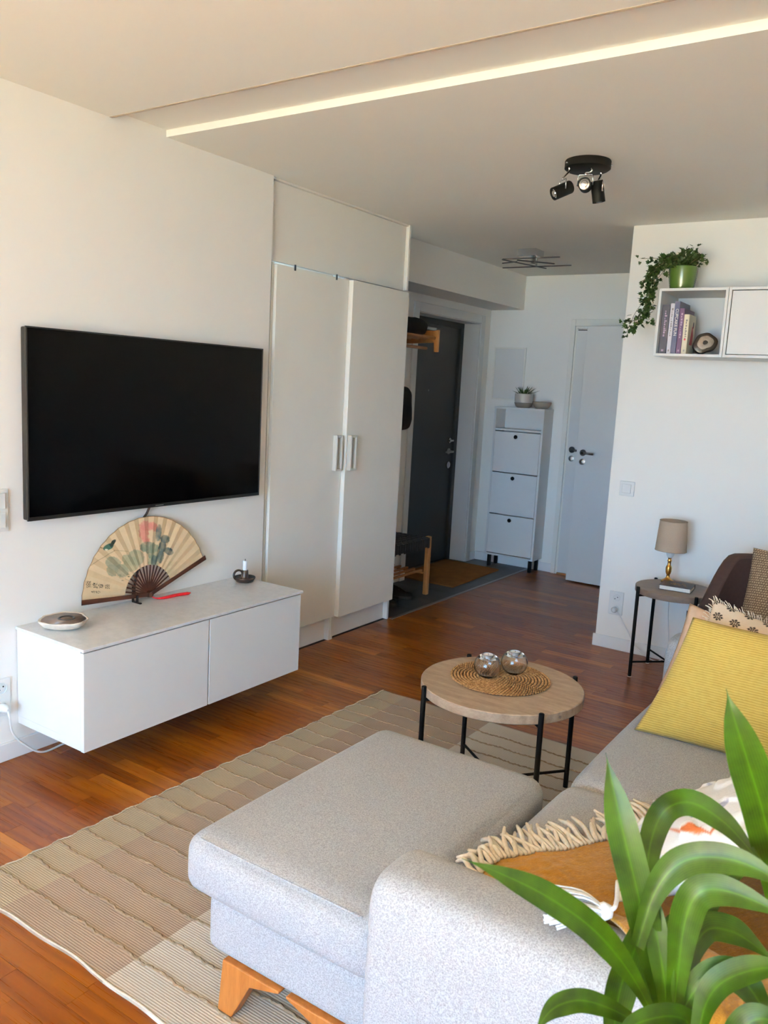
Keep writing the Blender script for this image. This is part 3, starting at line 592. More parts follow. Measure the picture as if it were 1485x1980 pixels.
# ---- switch and outlet on shelf wall
def plate_y(name, x0, x1, z0, z1, label, cat):
    t = thing(name, ((x0+x1)/2, YS, z0), label, cat)
    ob('plate', MB().box(x0, x1, YS-0.009, YS-0.0003, z0, z1), 'whitepl', t, bevel=0.003); return t
t = plate_y('light_switch', 1.30, 1.388, 0.945, 1.033, 'single square light switch on the wall above the outlet', 'switch')
ob('rocker', MB().box(1.316, 1.370, YS-0.015, YS-0.009, 0.962, 1.016), 'whitepl', t, bevel=0.003)
t = plate_y('wall_outlet', 1.302, 1.388, 0.215, 0.36, 'double wall outlet with a plug under the light switch', 'outlet')
for zz in (0.25, 0.32): socket(t, frame((1.345, YS, zz), (0.8, 0, 0.6), (0.6, 0, -0.8), (0, -1, 0)))

# ================================================================ RUG
rug = thing('flatweave_rug', (1.4, 2.25, 0), 'beige and taupe striped flatweave rug under the footstool and coffee table', 'rug')
RX0, RX1, RY0, RY1 = 0.675, 2.16, 1.19, 3.32
def rz(x, y): return 0.006+0.0022*noise.noise((x*4, y*4, 0))+0.0012*noise.noise((x*14, y*14, 4))+0.0035*ss(0.12, 0.0, y-RY0)*(0.5+0.5*math.sin(x*9))
def rfn(u, v):
    x, y = RX0+(RX1-RX0)*u, RY0+(RY1-RY0)*v; ex = 0.006*noise.noise((u*20, v*30, 1))
    if u < 0.01: x += 0.02*(y-2.2)+0.004*math.sin(y*70)
    else: x += 0.02*(y-2.2)*(1-u)
    if v < 0.01: y += 0.006*math.sin(x*7)+0.003*math.sin(x*23)
    return (x, y, rz(x, y))
g = MB().grid(rfn, 110, 170); nb = len(g.v); ring = [i*171 for i in range(111)]+[110*171+j for j in range(1, 171)]+[i*171+170 for i in range(109, -1, -1)]+[j for j in range(169, 0, -1)]
g.v += [(g.v[i][0], g.v[i][1], 0.0004) for i in ring]; m_ = len(ring)
g.f += [(ring[k], nb+k, nb+(k+1) % m_, ring[(k+1) % m_]) for k in range(m_)]
ob('weave', g, 'rug', rug, smooth=True)
yy = RY0+0.105
while yy < RY1-0.03:                                     # raised wavy cords across the rug
    x_a = RX0+0.02*(yy-2.2)+0.004; pts = []; n_ = 190
    for i in range(n_+1):
        x = x_a+(RX1-x_a-0.01)*i/n_; pts.append((x, yy+0.0035*math.sin(x*38+yy*9)+0.002*math.sin(x*160), rz(x, yy)+0.0015+0.0012*math.sin(x*420)))
    ob('cord_ridge', MB().tube(pts, [0.0032+0.0010*math.sin(i*2.1) for i in range(n_+1)], 6), 'rugcord', rug, smooth=True)
    yy += 0.0998
pts = [rfn(i/120, 0.0) for i in range(121)]
ob('hem', MB().tube([(p[0], p[1]+0.004, p[2]*0.7+0.001) for p in pts], 0.004, 6), 'hem', rug, smooth=True)
sel = MB(); pp = []
for i in range(400):
    p = rfn(0.0, i/399); pp.append((p[0]-0.001+0.0022*math.sin(i*1.9)*random.random(), p[1], p[2]*0.8+0.001))
ob('selvedge', sel.tube(pp, 0.0028, 5), 'hem', rug, smooth=True)

# ================================================================ SOFA AND FOOTSTOOL
sx0, sx1 = 2.07, 3.0; AY0, AY1 = 1.175, 1.355; FY0, FY1 = 3.17, 3.35
so = thing('sofa', (2.6, 2.25, 0), 'long light grey sofa along the right side', 'sofa')
ob('base', MB().soft(sx0+0.03, sx1, AY1-0.01, FY0+0.01, 0.14, 0.31, 0.025, 12), 'fabric', so, smooth=True)
for a, e in ((AY1+0.002, 2.165), (2.168, FY0-0.002)): ob('seat_cushion', MB().soft(2.09, 2.80, a, e, 0.30, 0.438, 0.055, 20, 0.026, 0.012), 'fabric', so, smooth=True)
def arm(y0, y1):
    g = MB(); n = 28; prof = []
    w, hz, r = (y1-y0)/2, 0.615, 0.07
    for k in range(n+1):
        q = math.pi*k/n
        prof.append((-w*math.copysign(abs(math.cos(q))**0.55, math.cos(q)), hz-r+r*math.sin(q)**0.8))
    prof = [(-w+0.004, 0.13), (-w-0.004, 0.36)]+prof+[(w+0.004, 0.36), (w-0.004, 0.13)]; yc = (y0+y1)/2; m = len(prof); X = []
    for i in range(25):
        t = i/24; X.append((2.045+0.955*t, 1.0))
    ends = [(2.072+0.035*(1-math.cos(a)), math.sin(a)) for a in [math.pi/2*k/8 for k in range(9)]]
    for (x, s_) in ends:
        sh = 0.035*(1-s_)
        for (yy, zz) in prof: g.v.append((x, yc+yy*(1-sh/w), zz if zz < 0.2 else zz-sh*ss(0.4, 0.6, zz)))
    for i in range(1, 20):
        x = 2.107+(3.0-2.107)*i/19
        for (yy, zz) in prof: g.v.append((x, yc+yy, zz+0.006*math.sin(math.pi*i/19)*ss(0.4, 0.6, zz)))
    nn = len(g.v)//m
    g.f = [(i*m+j, i*m+j+1, (i+1)*m+j+1, (i+1)*m+j) for i in range(nn-1) for j in range(m-1)]
    g.f += [tuple(range(m))[::-1], tuple((nn-1)*m+j for j in range(m))]+[(i*m+m-1, i*m, (i+1)*m, (i+1)*m+m-1) for i in range(nn-1)]
    return g
ob('armrest', arm(AY0, AY1), 'fabric', so, smooth='auto'); ob('armrest', arm(FY0, FY1), 'fabric', so, smooth='auto')
ob('backrest', MB().soft(2.82, 3.04, AY0+0.02, FY1-0.02, 0.14, 0.80, 0.06, 14), 'fabric', so, smooth=True)
for x in (2.14, 2.92):
    for y in (AY0+0.09, FY1-0.09): ob('leg', MB().prism([(-0.03, 0.14), (0.03, 0.14), (0.016, 0), (-0.016, 0)], -0.02, 0.02, frame((x, y, 0.0), (1, 0, 0), (0, 0, 1), (0, -1, 0))), 'oakleg', so, bevel=0.004)
# footstool
fs = thing('footstool', (1.76, 1.67, 0), 'light grey upholstered footstool with oak legs on the rug', 'footstool')
ob('cushion', MB().soft(1.475, 2.055, 1.27, 2.125, 0.288, 0.44, 0.05, 22, 0.02, 0.012), 'fabric', fs, smooth=True)
ob('base', MB().soft(1.535, 2.045, 1.30, 2.09, 0.145, 0.30, 0.03, 14), 'fabric', fs, smooth=True)
ob('seam', MB().tube([(1.53+0.47*i/20, 1.284-0.006*math.sin(math.pi*i/20), 0.4375+0.004*math.sin(math.pi*i/20)) for i in range(21)], 0.0022, 6), 'fabric', fs, smooth=True)
lf = MB()
def leg(x, y, sx, sy):
    return MB().add([(x+a*0.045+ (0 if k else 0), y+b*0.016, z) for k, z in ((0, 0.0), (1, 0.145)) for a in (-1, 1) for b in (-1, 1)], [])
for sx in (0, 1):
    for sy in (0, 1):
        fx = 1.585 if not sx else 1.985; fy = 1.315 if not sy else 2.055; d_ = 1 if not sx else -1; zb = 0.007
        p = [(0.0, zb), (0.045, zb), (0.10, 0.112), (0.19, 0.140), (0.19, 0.146), (0.013, 0.146)]
        X = frame((fx, fy, 0), (d_, 0, 0), (0, 0, 1), (0, -d_, 0))
        ob('leg', MB().prism(p, -0.018, 0.018, X), 'oakleg', fs, bevel=0.004)
for y in (1.5, 1.87): ob('rail', MB().box(1.86, 1.9, y-0.15, y+0.15, 0.12, 0.146), 'oakleg', fs, bevel=0.003)

# ================================================================ COFFEE TABLE
TC = Vector((1.622, 2.70)); TZ = 0.45; TR = 0.30
ct = thing('coffee_table', (TC.x, TC.y, 0), 'round greige wood coffee table with black metal legs', 'coffee table')
ob('tabletop', MB().lathe([(0, -0.036), (TR-0.003, -0.036), (TR, -0.033), (TR, -0.003), (TR-0.003, 0), (0, 0)], 96, (TC.x, TC.y, TZ)), 'tabletop', ct, smooth='auto')
def dirpx(px, py, z): p = on(px, py, 'z', z); return math.atan2(p.y-TC.y, p.x-TC.x)
a0 = dirpx(1033, 1372, TZ); legs = [a0+k*math.pi/2 for k in range(4)]
for a in legs:
    x, y = TC.x+(TR+0.008)*math.cos(a), TC.y+(TR+0.008)*math.sin(a)
    l_ = ob('leg', MB().lathe([(0, 0.007), (0.0095, 0.007), (0.0095, TZ+0.006), (0.007, TZ+0.008), (0, TZ+0.008)], 16, (x, y, 0)), 'black', ct, smooth='auto')
    ob('bracket', MB().tube([(x, y, TZ-0.045), (TC.x+(TR-0.06)*math.cos(a), TC.y+(TR-0.06)*math.sin(a), TZ-0.042)], 0.006, 8), 'black', l_)
for k in (0, 1):
    p = [(TC.x+s_*(TR+0.008)*math.cos(legs[k]), TC.y+s_*(TR+0.008)*math.sin(legs[k]), 0.075+0.0*k) for s_ in (-1, 1)]
    ob('stretcher', MB().tube(p, 0.0055, 8), 'black', ct)
ob('knot', MB().lathe([(0, 0), (0.006, 0), (0.006, 0.001), (0, 0.001)], 12, X=frame((TC.x+TR*math.cos(a0+0.28), TC.y+TR*math.sin(a0+0.28), TZ-0.02), (-math.sin(a0+0.28), math.cos(a0+0.28), 0), (0, 0, 1), (math.cos(a0+0.28), math.sin(a0+0.28), 0))), 'sidetop', ct)
# woven placemat: coiled rope strands
PMC = on(967, 1310, 'z', TZ+0.004); pm = thing('woven_placemat', (PMC.x, PMC.y, TZ), 'round braided seagrass placemat on the coffee table', 'placemat')
ob('backing', MB().lathe([(0, 0), (0.182, 0), (0.182, 0.003), (0, 0.003)], 64, (PMC.x, PMC.y, TZ+0.0004)), 'rattandark', pm)
base = MB().lathe([(0, -0.5), (0.28, -0.36), (0.45, 0), (0.28, 0.36), (0, 0.5)], 5)
for k in range(15):
    R = 0.012+0.0122*k; n = max(5, int(2*math.pi*R/0.0125)); st_ = MB()
    for i in range(n):
        a = 2*math.pi*(i+0.5*(k % 2))/n; t_ = a+math.pi/2+0.55
        X = frame((PMC.x+R*math.cos(a), PMC.y+R*math.sin(a), TZ+0.0055), (-math.sin(t_)*0.009, math.cos(t_)*0.009, 0), (0, 0, 0.007), (math.cos(t_)*0.017, math.sin(t_)*0.017, 0.0))
        st_.add(base.v, base.f, X)
    ob('braid_ring', st_, 'rattan', pm, smooth=True, kind='stuff')
# glass tealight globes
for (px, py, lab) in ((941, 1307, 'left clear glass globe tealight holder on the woven placemat'), (993, 1301, 'right clear glass globe tealight holder on the woven placemat')):
    G = on(px, py, 'z', TZ+0.012); r = 0.051; prof = [(0, 0.0), (0.022, 0.0)]
    for k in range(1, 20): q = -math.pi/2+math.pi*(0.14+0.70*k/19); prof.append((r*math.cos(q), r*0.94*(1+math.sin(q))-0.004))
    zt = prof[-1][1]; inn = [(max(0, x-0.0035), z) for x, z in reversed(prof[2:])]
    prof += [(0.0225, zt+0.002), (0.0205, zt), (0.0205, zt-0.016), (0.0, zt-0.016)]
    hld = thing('tealight_holder', (G.x, G.y, TZ+0.0095), lab, 'tealight holder', 'glass tealight holders')
    c0 = (G.x, G.y, TZ+0.0095)
    ob('globe', MB().lathe(prof, 40, c0), 'glass', hld, smooth='auto')
    inner = [(0, 0.005), (0.02, 0.006)]+[(x-0.0035, z+0.002) for x, z in prof[4:17]]+[(0.0235, zt-0.020), (0, zt-0.020)]
    iv = MB().lathe(inner, 40, c0); iv.f = [tuple(reversed(f)) for f in iv.f]
    ob('hollow', iv, 'glass', hld, smooth='auto')
    tg = lab.split()[0]; tz = TZ+0.0095+zt-0.0155
    tl_ = thing('tealight', (G.x, G.y, tz), 'small white tealight in the %s glass globe' % tg, 'candle', 'tealights')
    ob('cup', MB().lathe([(0, 0), (0.0185, 0), (0.0192, 0.017), (0.0185, 0.017), (0.0178, 0.002), (0, 0.002)], 28, (G.x, G.y, tz)), 'alu', tl_, smooth='auto')
    ob('wax', MB().lathe([(0, 0.002), (0.0176, 0.002), (0.0176, 0.0145), (0, 0.014)], 28, (G.x, G.y, tz)), 'wax', tl_, smooth='auto')
    ob('wick', MB().tube([(G.x, G.y, tz+0.013), (G.x, G.y, tz+0.02)], 0.001, 5), 'wick', tl_)

# ================================================================ SIDE TABLE, LAMP, BOOK
SC = Vector((1.75, 4.575)); SZ = 0.505; SR = 0.21
s_t = thing('side_table', (SC.x, SC.y, 0), 'round taupe side table with black metal legs against the wall', 'side table')
ob('tabletop', MB().lathe([(0, -0.034), (SR-0.002, -0.034), (SR, -0.031), (SR, -0.003), (SR-0.003, 0), (0, 0)], 72, (SC.x, SC.y, SZ)), 'sidetop', s_t, smooth='auto')
p = on(1217, 1308, 'z', 0); a0 = math.atan2(p.y-SC.y, p.x-SC.x); sl = [a0+k*math.pi/2 for k in range(4)]
for a in sl:
    x, y = SC.x+(SR+0.008)*math.cos(a), SC.y+(SR+0.008)*math.sin(a)
    l_ = ob('leg', MB().lathe([(0, 0.0), (0.0095, 0.0), (0.0095, SZ+0.004), (0.007, SZ+0.006), (0, SZ+0.006)], 14, (x, y, 0)), 'black', s_t, smooth='auto')
    ob('bracket', MB().tube([(x, y, SZ-0.043), (SC.x+(SR-0.07)*math.cos(a), SC.y+(SR-0.07)*math.sin(a), SZ-0.04)], 0.006, 8), 'black', l_)
    ob('foot', MB().lathe([(0, 0), (0.011, 0), (0.011, 0.004), (0, 0.004)], 12, (x, y, 0)), 'whitepl', l_)
for k in (0, 1): ob('stretcher', MB().tube([(SC.x+q*(SR+0.008)*math.cos(sl[k]), SC.y+q*(SR+0.008)*math.sin(sl[k]), 0.085) for q in (-1, 1)], 0.0055, 8), 'black', s_t)
LB = on(1291, 1122, 'z', SZ); LB = Vector((LB.x, min(LB.y, 4.70), SZ)); q = depth_px(LB)
LB = Vector((on(1291, 1119, 'y', 4.69).x, 4.69, SZ+0.0005))
lp = thing('table_lamp', LB, 'small brass table lamp with taupe fabric shade', 'lamp')
ob('base', MB().lathe([(0, 0), (0.034, 0), (0.038, 0.004), (0.034, 0.012), (0.018, 0.02), (0.010, 0.03), (0.009, 0.045), (0.013, 0.05), (0.016, 0.062), (0.017, 0.085), (0.014, 0.094), (0.009, 0.1), (0.009, 0.118), (0.013, 0.124), (0.009, 0.13), (0.01, 0.142), (0, 0.142)], 28, LB), 'brass', lp, smooth=True)
ob('socket', MB().lathe([(0, 0.142), (0.013, 0.142), (0.021, 0.158), (0.024, 0.185), (0.02, 0.2), (0, 0.2)], 24, LB), 'whitepl', lp, smooth=True)
sh = MB().lathe([(0.085, 0.182), (0.0735, 0.352), (0.0715, 0.352), (0.083, 0.182), (0.085, 0.182)], 48, LB)
sho = ob('lamp_shade', sh, 'shade', lp, smooth='auto')
for r_, z_ in ((0.085, 0.183), (0.0735, 0.351)): ob('shade_rim', MB().tube(arc(LB+Vector((0, 0, z_)), r_, 0, 2*math.pi, 40, (1, 0, 0), (0, 1, 0)), 0.0015, 6, False), 'shadein', sho, smooth=True)
ob('bulb', MB().lathe([(0.011, 0.2), (0.012, 0.21), (0.026, 0.245), (0.026, 0.26), (0.015, 0.278), (0, 0.283)], 20, LB), 'whitepl', lp, smooth=True)
lc = thing('lamp_cord', (1.37, YS-0.03, 0.25), 'pale lamp cord hanging from the lower wall outlet to the side table', 'cord')
ob('plug', MB().lathe([(0, 0.0), (0.017, 0.0), (0.018, 0.02), (0.012, 0.03), (0, 0.032)], 18, X=frame((1.345, YS-0.0115, 0.25), (1, 0, 0), (0, 0, 1), (0, -1, 0))), 'whitepl', lc, smooth='auto')
ob('cord', MB().tube(spline([(1.35, YS-0.04, 0.25), (1.38, YS-0.045, 0.235), (1.43, YS-0.04, 0.16), (1.50, YS-0.05, 0.06), (1.58, YS-0.06, 0.012), (1.66, YS-0.09, 0.02), (1.70, YS-0.10, 0.12), (1.672, YS-0.065, 0.30), (1.665, YS-0.05, 0.45), (1.69, YS-0.06, 0.50), (LB.x, LB.y+0.06, SZ+0.004), (LB.x, LB.y+0.03, SZ+0.006)], 70), 0.003, 6), 'whitepl', lc, smooth=True)
bk = thing('hardback_book', (1.77, 4.53, SZ), 'dark hardback book with gold flourish lying on the side table', 'book')
b0, b1 = on(1273, 1139, 'z', SZ), on(1335, 1149, 'z', SZ); ux = (b1-b0).normalized(); uy = Vector((-ux.y, ux.x, 0)); bl = (b1-b0).length; bd = 0.145; Xb = frame(b0+Vector((0, 0, 0.0006)), ux, uy, (0, 0, 1))
ob('cover', MB().box(0, bl, 0, bd, 0, 0.003, Xb).box(0, bl, 0, bd, 0.023, 0.026, Xb).box(0, bl, bd-0.003, bd, 0.003, 0.023, Xb), 'b_dark', bk, bevel=0.0008)
ob('pages', MB().box(0.004, bl-0.004, 0.004, bd-0.004, 0.003, 0.023, Xb), 'page', bk)
orn = MB()
for k in range(9):
    cx, cy = bl*0.32+0.075*(k/8), bd*0.50+0.022*math.sin(k*2.3); pts = [Xb @ Vector((cx+0.012*math.cos(q*1.1+k)*q/6, cy+0.02*math.sin(q*0.9+k*1.7)*q/6, 0.0263)) for q in range(7)]; orn.tube(pts, 0.0009, 4)
ob('gold_flourish', orn, 'gold', bk)

# ================================================================ WALL SHELF CUBES
SX, SZ0, SW, SY0 = 1.520, 1.751, 0.35, 4.51
def cube(x0, label):
    t = thing('wall_cube', (x0+SW/2, YS-0.175, SZ0), label, 'shelf', 'white wall cubes'); w = 0.014; x1 = x0+SW; z1 = SZ0+SW
    ob('side_panel', MB().box(x0+0.0005, x0+w, SY0, YS-0.001, SZ0, z1), 'lacq', t, bevel=0.001); ob('side_panel', MB().box(x1-w, x1-0.0005, SY0, YS-0.001, SZ0, z1), 'lacq', t, bevel=0.001)
    ob('top_panel', MB().box(x0+w, x1-w, SY0, YS-0.001, z1-w, z1), 'lacq', t, bevel=0.001); ob('bottom_panel', MB().box(x0+w, x1-w, SY0, YS-0.001, SZ0, SZ0+w), 'lacq', t, bevel=0.001)
    ob('back_panel', MB().box(x0+w, x1-w, YS-0.02, YS-0.012, SZ0+w, z1-w), 'lacq', t); return t
cube(SX, 'open white wall cube holding books and a geode')
t = cube(SX+SW+0.001, 'white wall cube with closed door at the right picture edge')
ob('door', MB().box(SX+SW+0.019, SX+2*SW-0.017, SY0+0.003, SY0+0.02, SZ0+0.0175, SZ0+SW-0.018), 'lacq', t, bevel=0.001)
tx = bpy.data.curves.new('spine_text', 'FONT')
def text_mesh(body, size, X):
    c = bpy.data.curves.new('txt', 'FONT'); c.body = body; c.size = size; c.extrude = 0.0002; c.align_x = 'CENTER'; c.align_y = 'CENTER'
    o = bpy.data.objects.new('txt', c); col.objects.link(o); bpy.context.view_layer.update()
    me = o.evaluated_get(bpy.context.evaluated_depsgraph_get()).to_mesh(); m = MB(); m.add([tuple(v.co) for v in me.vertices], [tuple(p.vertices) for p in me.polygons], X)
    bpy.data.objects.remove(o); bpy.data.curves.remove(c); return m
bx_ = SX+0.0165; bz0 = SZ0+0.0146
BOOKS = [('b_navy', 0.040, 0.255, 0.19, 0.004, 'ink_l', 'thick dark navy book standing against the left side of the open cube'),
         ('b_white', 0.022, 0.262, 0.18, 0.005, 'ink_g', 'slim pale lilac book between the navy and the blue book'),
         ('b_blue', 0.026, 0.272, 0.20, 0.003, 'ink_w', 'tall slate blue book with white spine lettering'),
         ('b_purple', 0.025, 0.236, 0.20, 0.004, 'ink_l', 'purple book standing beside the cream book'),
         ('b_cream', 0.027, 0.205, 0.135, 0.004, 'ink_g', 'small cream book with a red figure on its cover')]
for (cm_, w, hgt, dep, inset, ink, lab) in BOOKS:
    y0 = SY0+0.03+inset; t = thing('standing_book', (bx_+w/2, y0+dep/2, bz0), lab, 'book', 'books in the wall cube')
    ob('cover', MB().box(bx_, bx_+0.002, y0, y0+dep, bz0, bz0+hgt).box(bx_+w-0.002, bx_+w, y0, y0+dep, bz0, bz0+hgt).box(bx_+0.002, bx_+w-0.002, y0, y0+0.002, bz0, bz0+hgt), cm_, t, bevel=0.0006)
    ob('pages', MB().box(bx_+0.002, bx_+w-0.002, y0+0.002, y0+dep-0.003, bz0+0.003, bz0+hgt-0.003), 'page', t)
    Xs = frame((bx_+w/2, y0-0.0002, bz0+hgt*0.6), (0, 0, -1), (1, 0, 0), (0, -1, 0))
    if cm_ == 'b_blue': ob('spine_lettering', text_mesh('CUPCAKE FUN', 0.021, Xs), ink, t)
    else:
        s_ = MB(); z = bz0+hgt*0.35
        while z < bz0+hgt*0.88:
            L = random.uniform(0.004, 0.012); o_ = random.uniform(0.8, 1.2); s_.box(bx_+w*0.38, bx_+w*0.62*o_, y0-0.0004, y0-0.0001, z, z+L); z += L+random.uniform(0.002, 0.005)
        s_.box(bx_+w*0.35, bx_+w*0.65, y0-0.0004, y0-0.0001, bz0+0.012, bz0+0.022)
        ob('spine_lettering', s_, ink, t)
    if cm_ == 'b_cream':
        Xc_ = frame((bx_+w+0.0002, y0+dep*0.55, bz0+0.05), (0, 1, 0), (0, 0, 1), (1, 0, 0))
        ob('cover_print', MB().prism([(-0.035, 0), (0.02, 0.0), (0.03, 0.05), (0.015, 0.08), (0.012, 0.1), (0.0, 0.095), (-0.012, 0.06), (-0.02, 0.03)], 0, 0.0004, Xc_), 'ink_r', t)
        ob('cover_mark', MB().prism([(0.02+0.010*math.cos(a*0.7), 0.105+0.018*math.sin(a*0.7)) for a in range(9)], 0, 0.0004, Xc_), 'ink_k', t)
        ob('spine_dot', MB().lathe([(0, 0), (0.005, 0), (0.005, 0.0004), (0, 0.0004)], 10, X=frame((bx_+w/2, y0-0.0001, bz0+0.075), (1, 0, 0), (0, 0, 1), (0, -1, 0))), 'ink_r', t)
    bx_ += w+0.0012
# geode slice
gc = Vector((SX+0.235, SY0+0.10, bz0)); ge_ = thing('geode', gc, 'dark rimmed grey agate geode in the open wall cube', 'geode')
fd = Vector((0.35, -0.9, 0.25)).normalized(); rgt = fd.cross(Vector((0, 0, 1))).normalized()*-1; upv = rgt.cross(fd)*-1
upv = fd.cross(rgt) if fd.cross(rgt).z > 0 else rgt.cross(fd)
wob2 = lambda a, j: 1+0.10*math.sin(2*a+0.6)+0.06*math.sin(3*a+2)+0.03*math.sin(6*a)
gX = frame(gc+Vector((0, 0, 0.058)), rgt, upv, fd)
gm = MB().lathe([(0, -0.05), (0.03, -0.048), (0.05, -0.025), (0.058, 0.0), (0.056, 0.02), (0.047, 0.025)], 40, X=gX, wob=wob2)
zmin = min(v[2] for v in gm.v); gm.v = [(v[0], v[1], max(v[2], bz0+0.0004) if v[2] > bz0 else bz0+0.0004) for v in gm.v]
ob('rind', gm, 'rock', ge_, smooth='auto')
ob('agate_face', MB().lathe([(0.0, 0.0215), (0.007, 0.0215), (0.012, 0.025), (0.037, 0.0268), (0.038, 0.0256), (0.037, 0.024)], 40, X=gX, wob=wob2), 'agate', ge_, smooth=True)
ob('agate_core', MB().lathe([(0, 0.0222), (0.0095, 0.0238), (0, 0.0245)], 20, (0.002, -0.004, 0), X=gX, wob=wob2), 'rock', ge_, smooth=True)

# ---- ivy in green pot on the cube
PC = Vector((1.594, 4.655, SZ0+SW+0.0006)); iv = thing('potted_ivy', PC, 'trailing ivy in a ribbed green pot on the wall cube', 'plant')
prof = [(0, 0), (0.054, 0), (0.058, 0.004)]
for k in range(26):
    z = 0.006+0.118*k/25; r = 0.058+0.017*(1-(1-z/0.124)**1.8)
    prof.append((r+(0.0016 if k % 2 else -0.0014 if k > 5 else 0), z))
prof += [(0.0755, 0.126), (0.072, 0.127), (0.07, 0.11), (0, 0.105)]
ob('pot', MB().lathe(prof, 48, PC), 'greenpot', iv, smooth=True)
ob('soil', MB().lathe([(0, 0.112), (0.03, 0.113), (0.07, 0.109)], 24, PC), 'soil', iv, smooth=True)
stems, lv = MB(), MB(); luv = []
LEAF = [(0, 0), (0.35, -0.12), (0.5, 0.22), (0.28, 0.36), (0.34, 0.72), (0.10, 0.62), (0, 1.08), (-0.10, 0.62), (-0.34, 0.72), (-0.28, 0.36), (-0.5, 0.22), (-0.35, -0.12)]
def ivy_leaf(p, d, s_):
    up = Vector((random.uniform(-.5, .5), random.uniform(-1.0, 0.0), random.uniform(.1, 1))).normalized(); d = Vector(d).normalized(); x = d.cross(up).normalized(); n = x.cross(d)
    b = len(lv.v)
    for (u, v) in LEAF: lv.v.append(tuple(Vector(p)+x*(u*s_)+d*(v*s_)+n*(s_*0.18*(abs(u)*1.2-0.25*v*v)))); luv.append((u+0.5, v))
    lv.v.append(tuple(Vector(p)+d*0.35*s_+n*0.0)); luv.append((0.5, 0.35)); k = len(LEAF)
    for i in range(k): lv.f.append((b+k, b+i, b+(i+1) % k))
top = PC+Vector((0, 0, 0.115))
trail = []
for k in range(9):                                        # long trailing stems, over the left side of the cube
    e = [on(1205+random.uniform(-8, 14), 640+random.uniform(-20, 10), 'y', 4.47+random.uniform(-0.03, 0.03)), on(1222+random.uniform(-8, 10), 650+random.uniform(-40, 5), 'y', 4.50), on(1255, 590+random.uniform(-40, 30), 'y', 4.52), on(1245+random.uniform(-5, 15), 560+random.uniform(-40, 40), 'y', 4.54)][k % 4]
    m1 = on(1268+random.uniform(-12, 10), 520+random.uniform(-20, 25), 'y', 4.57); m2 = on(1256+random.uniform(-14, 12), 565+random.uniform(-10, 30), 'y', 4.53)
    m3 = on(1236+random.uniform(-12, 12), 605+random.uniform(-10, 15), 'y', 4.50)
    path = [top+Vector((random.uniform(-.03, .03), random.uniform(-.03, .03), 0)), top+Vector((-0.05, -0.04, random.uniform(.03, .06))), m1]
    if k % 4 < 2: path += [m2, m3]
    elif k % 4 == 2: path += [(m1+e)*0.5]
    trail.append(spline(path+[e], 34))
for k in range(16):                                       # short stems around the pot rim
    a = random.uniform(0, 6.28); R = random.uniform(0.05, 0.12); hh = random.uniform(0.02, 0.09)
    trail.append(spline([top, top+Vector((R*0.5*math.cos(a), R*0.5*math.sin(a), hh)), top+Vector((R*math.cos(a), R*math.sin(a)*0.8, hh*random.uniform(0.2, 1.1)))], 10))
trail.append(spline([top, top+Vector((0.02, 0, 0.07)), top+Vector((0.045, -0.01, 0.11))], 10)); trail.append(spline([top, top+Vector((0.07, -0.02, 0.05)), top+Vector((0.12, -0.04, 0.035))], 10)); trail.append(spline([top, top+Vector((-0.09, -0.04, 0.05)), on(1240, 500, 'y', 4.55)], 14))
for tr in trail:
    stems.tube(tr, 0.0013, 5)
    for i in range(2, len(tr)):
        for _ in range(2 if len(tr) > 20 or random.random() < 0.8 else 1):
            if random.random() < 0.25 and len(tr) > 20: continue
            d = Vector((random.uniform(-1, 1), random.uniform(-0.9, 0.5), random.uniform(-1, 0.6))); off = d.normalized()*random.uniform(0.006, 0.022)
            ivy_leaf(tr[i]+off, d, random.uniform(0.017, 0.031))
ob('stems', stems, 'stem', iv, smooth=True, kind='stuff'); ob('foliage', lv, 'ivy', iv, uv=luv, kind='stuff')

# ================================================================ CEILING LAMPS
SPC = on(1137, 316, 'z', 2.49); sp = thing('ceiling_spotlight', (SPC.x, SPC.y, H), 'black round ceiling spotlight with three swivelling heads', 'ceiling lamp')
ob('ceiling_plate', MB().lathe([(0, -0.038), (0.088, -0.038), (0.096, -0.032), (0.096, -0.004), (0.094, -0.0005), (0, -0.0005)], 56, (SPC.x, SPC.y, H)), 'black', sp, smooth='auto')
def camdir(dx, dy, dz): return (RT*dx+UP*dy+FW*dz).normalized()
def spot(px, py, d, ax, hook_px):
    c = at(px, py, d); ax = ax.normalized(); s1 = ax.cross(Vector((0, 0, 1))).normalized(); s2 = ax.cross(s1)
    X = frame(c, s1, s2, ax); r = 0.0265; L = 0.043
    h = ob('spot_head', MB().lathe([(0, -L), (r*0.9, -L), (r, -L+0.004), (r, L), (r-0.003, L), (r-0.003, L-0.012), (0, L-0.012)], 32, X=X), 'black', sp, smooth='auto')
    ob('bulb', MB().lathe([(0, L-0.0115), (0.022, L-0.0115), (0.0225, L-0.006), (0.014, L-0.004), (0.012, L-0.001), (0, L+0.001)], 24, X=X), 'chrome', h, smooth='auto')
    hk = at(*hook_px); hk.z = H-0.037; y0 = c+s1*(r+0.004); y1 = c-s1*(r+0.004); ct_ = Vector((0, 0, 1)); ct_ = (ct_-s1*ct_.dot(s1)).normalized()
    t0, t1 = y0+ct_*0.042, y1+ct_*0.042
    ob('yoke', MB().tube([y0, y0+ct_*0.034, t0-s1*0.004, t1+s1*0.004, y1+ct_*0.034, y1], 0.0026, 8), 'chrome', h, smooth=True)
    ob('arm', MB().tube(spline([hk, hk+Vector((0, 0, -0.018)), (t0+t1)/2+Vector((0, 0, 0.008)), (t0+t1)/2], 12), 0.0042, 10), 'chrome', h, smooth=True)
    ob('screw', MB().lathe([(0, 0), (0.005, 0), (0.004, 0.004), (0, 0.004)], 12, X=frame(y0-s1*0.001, s2, ax, s1)), 'chrome', h)
dS = 3.46
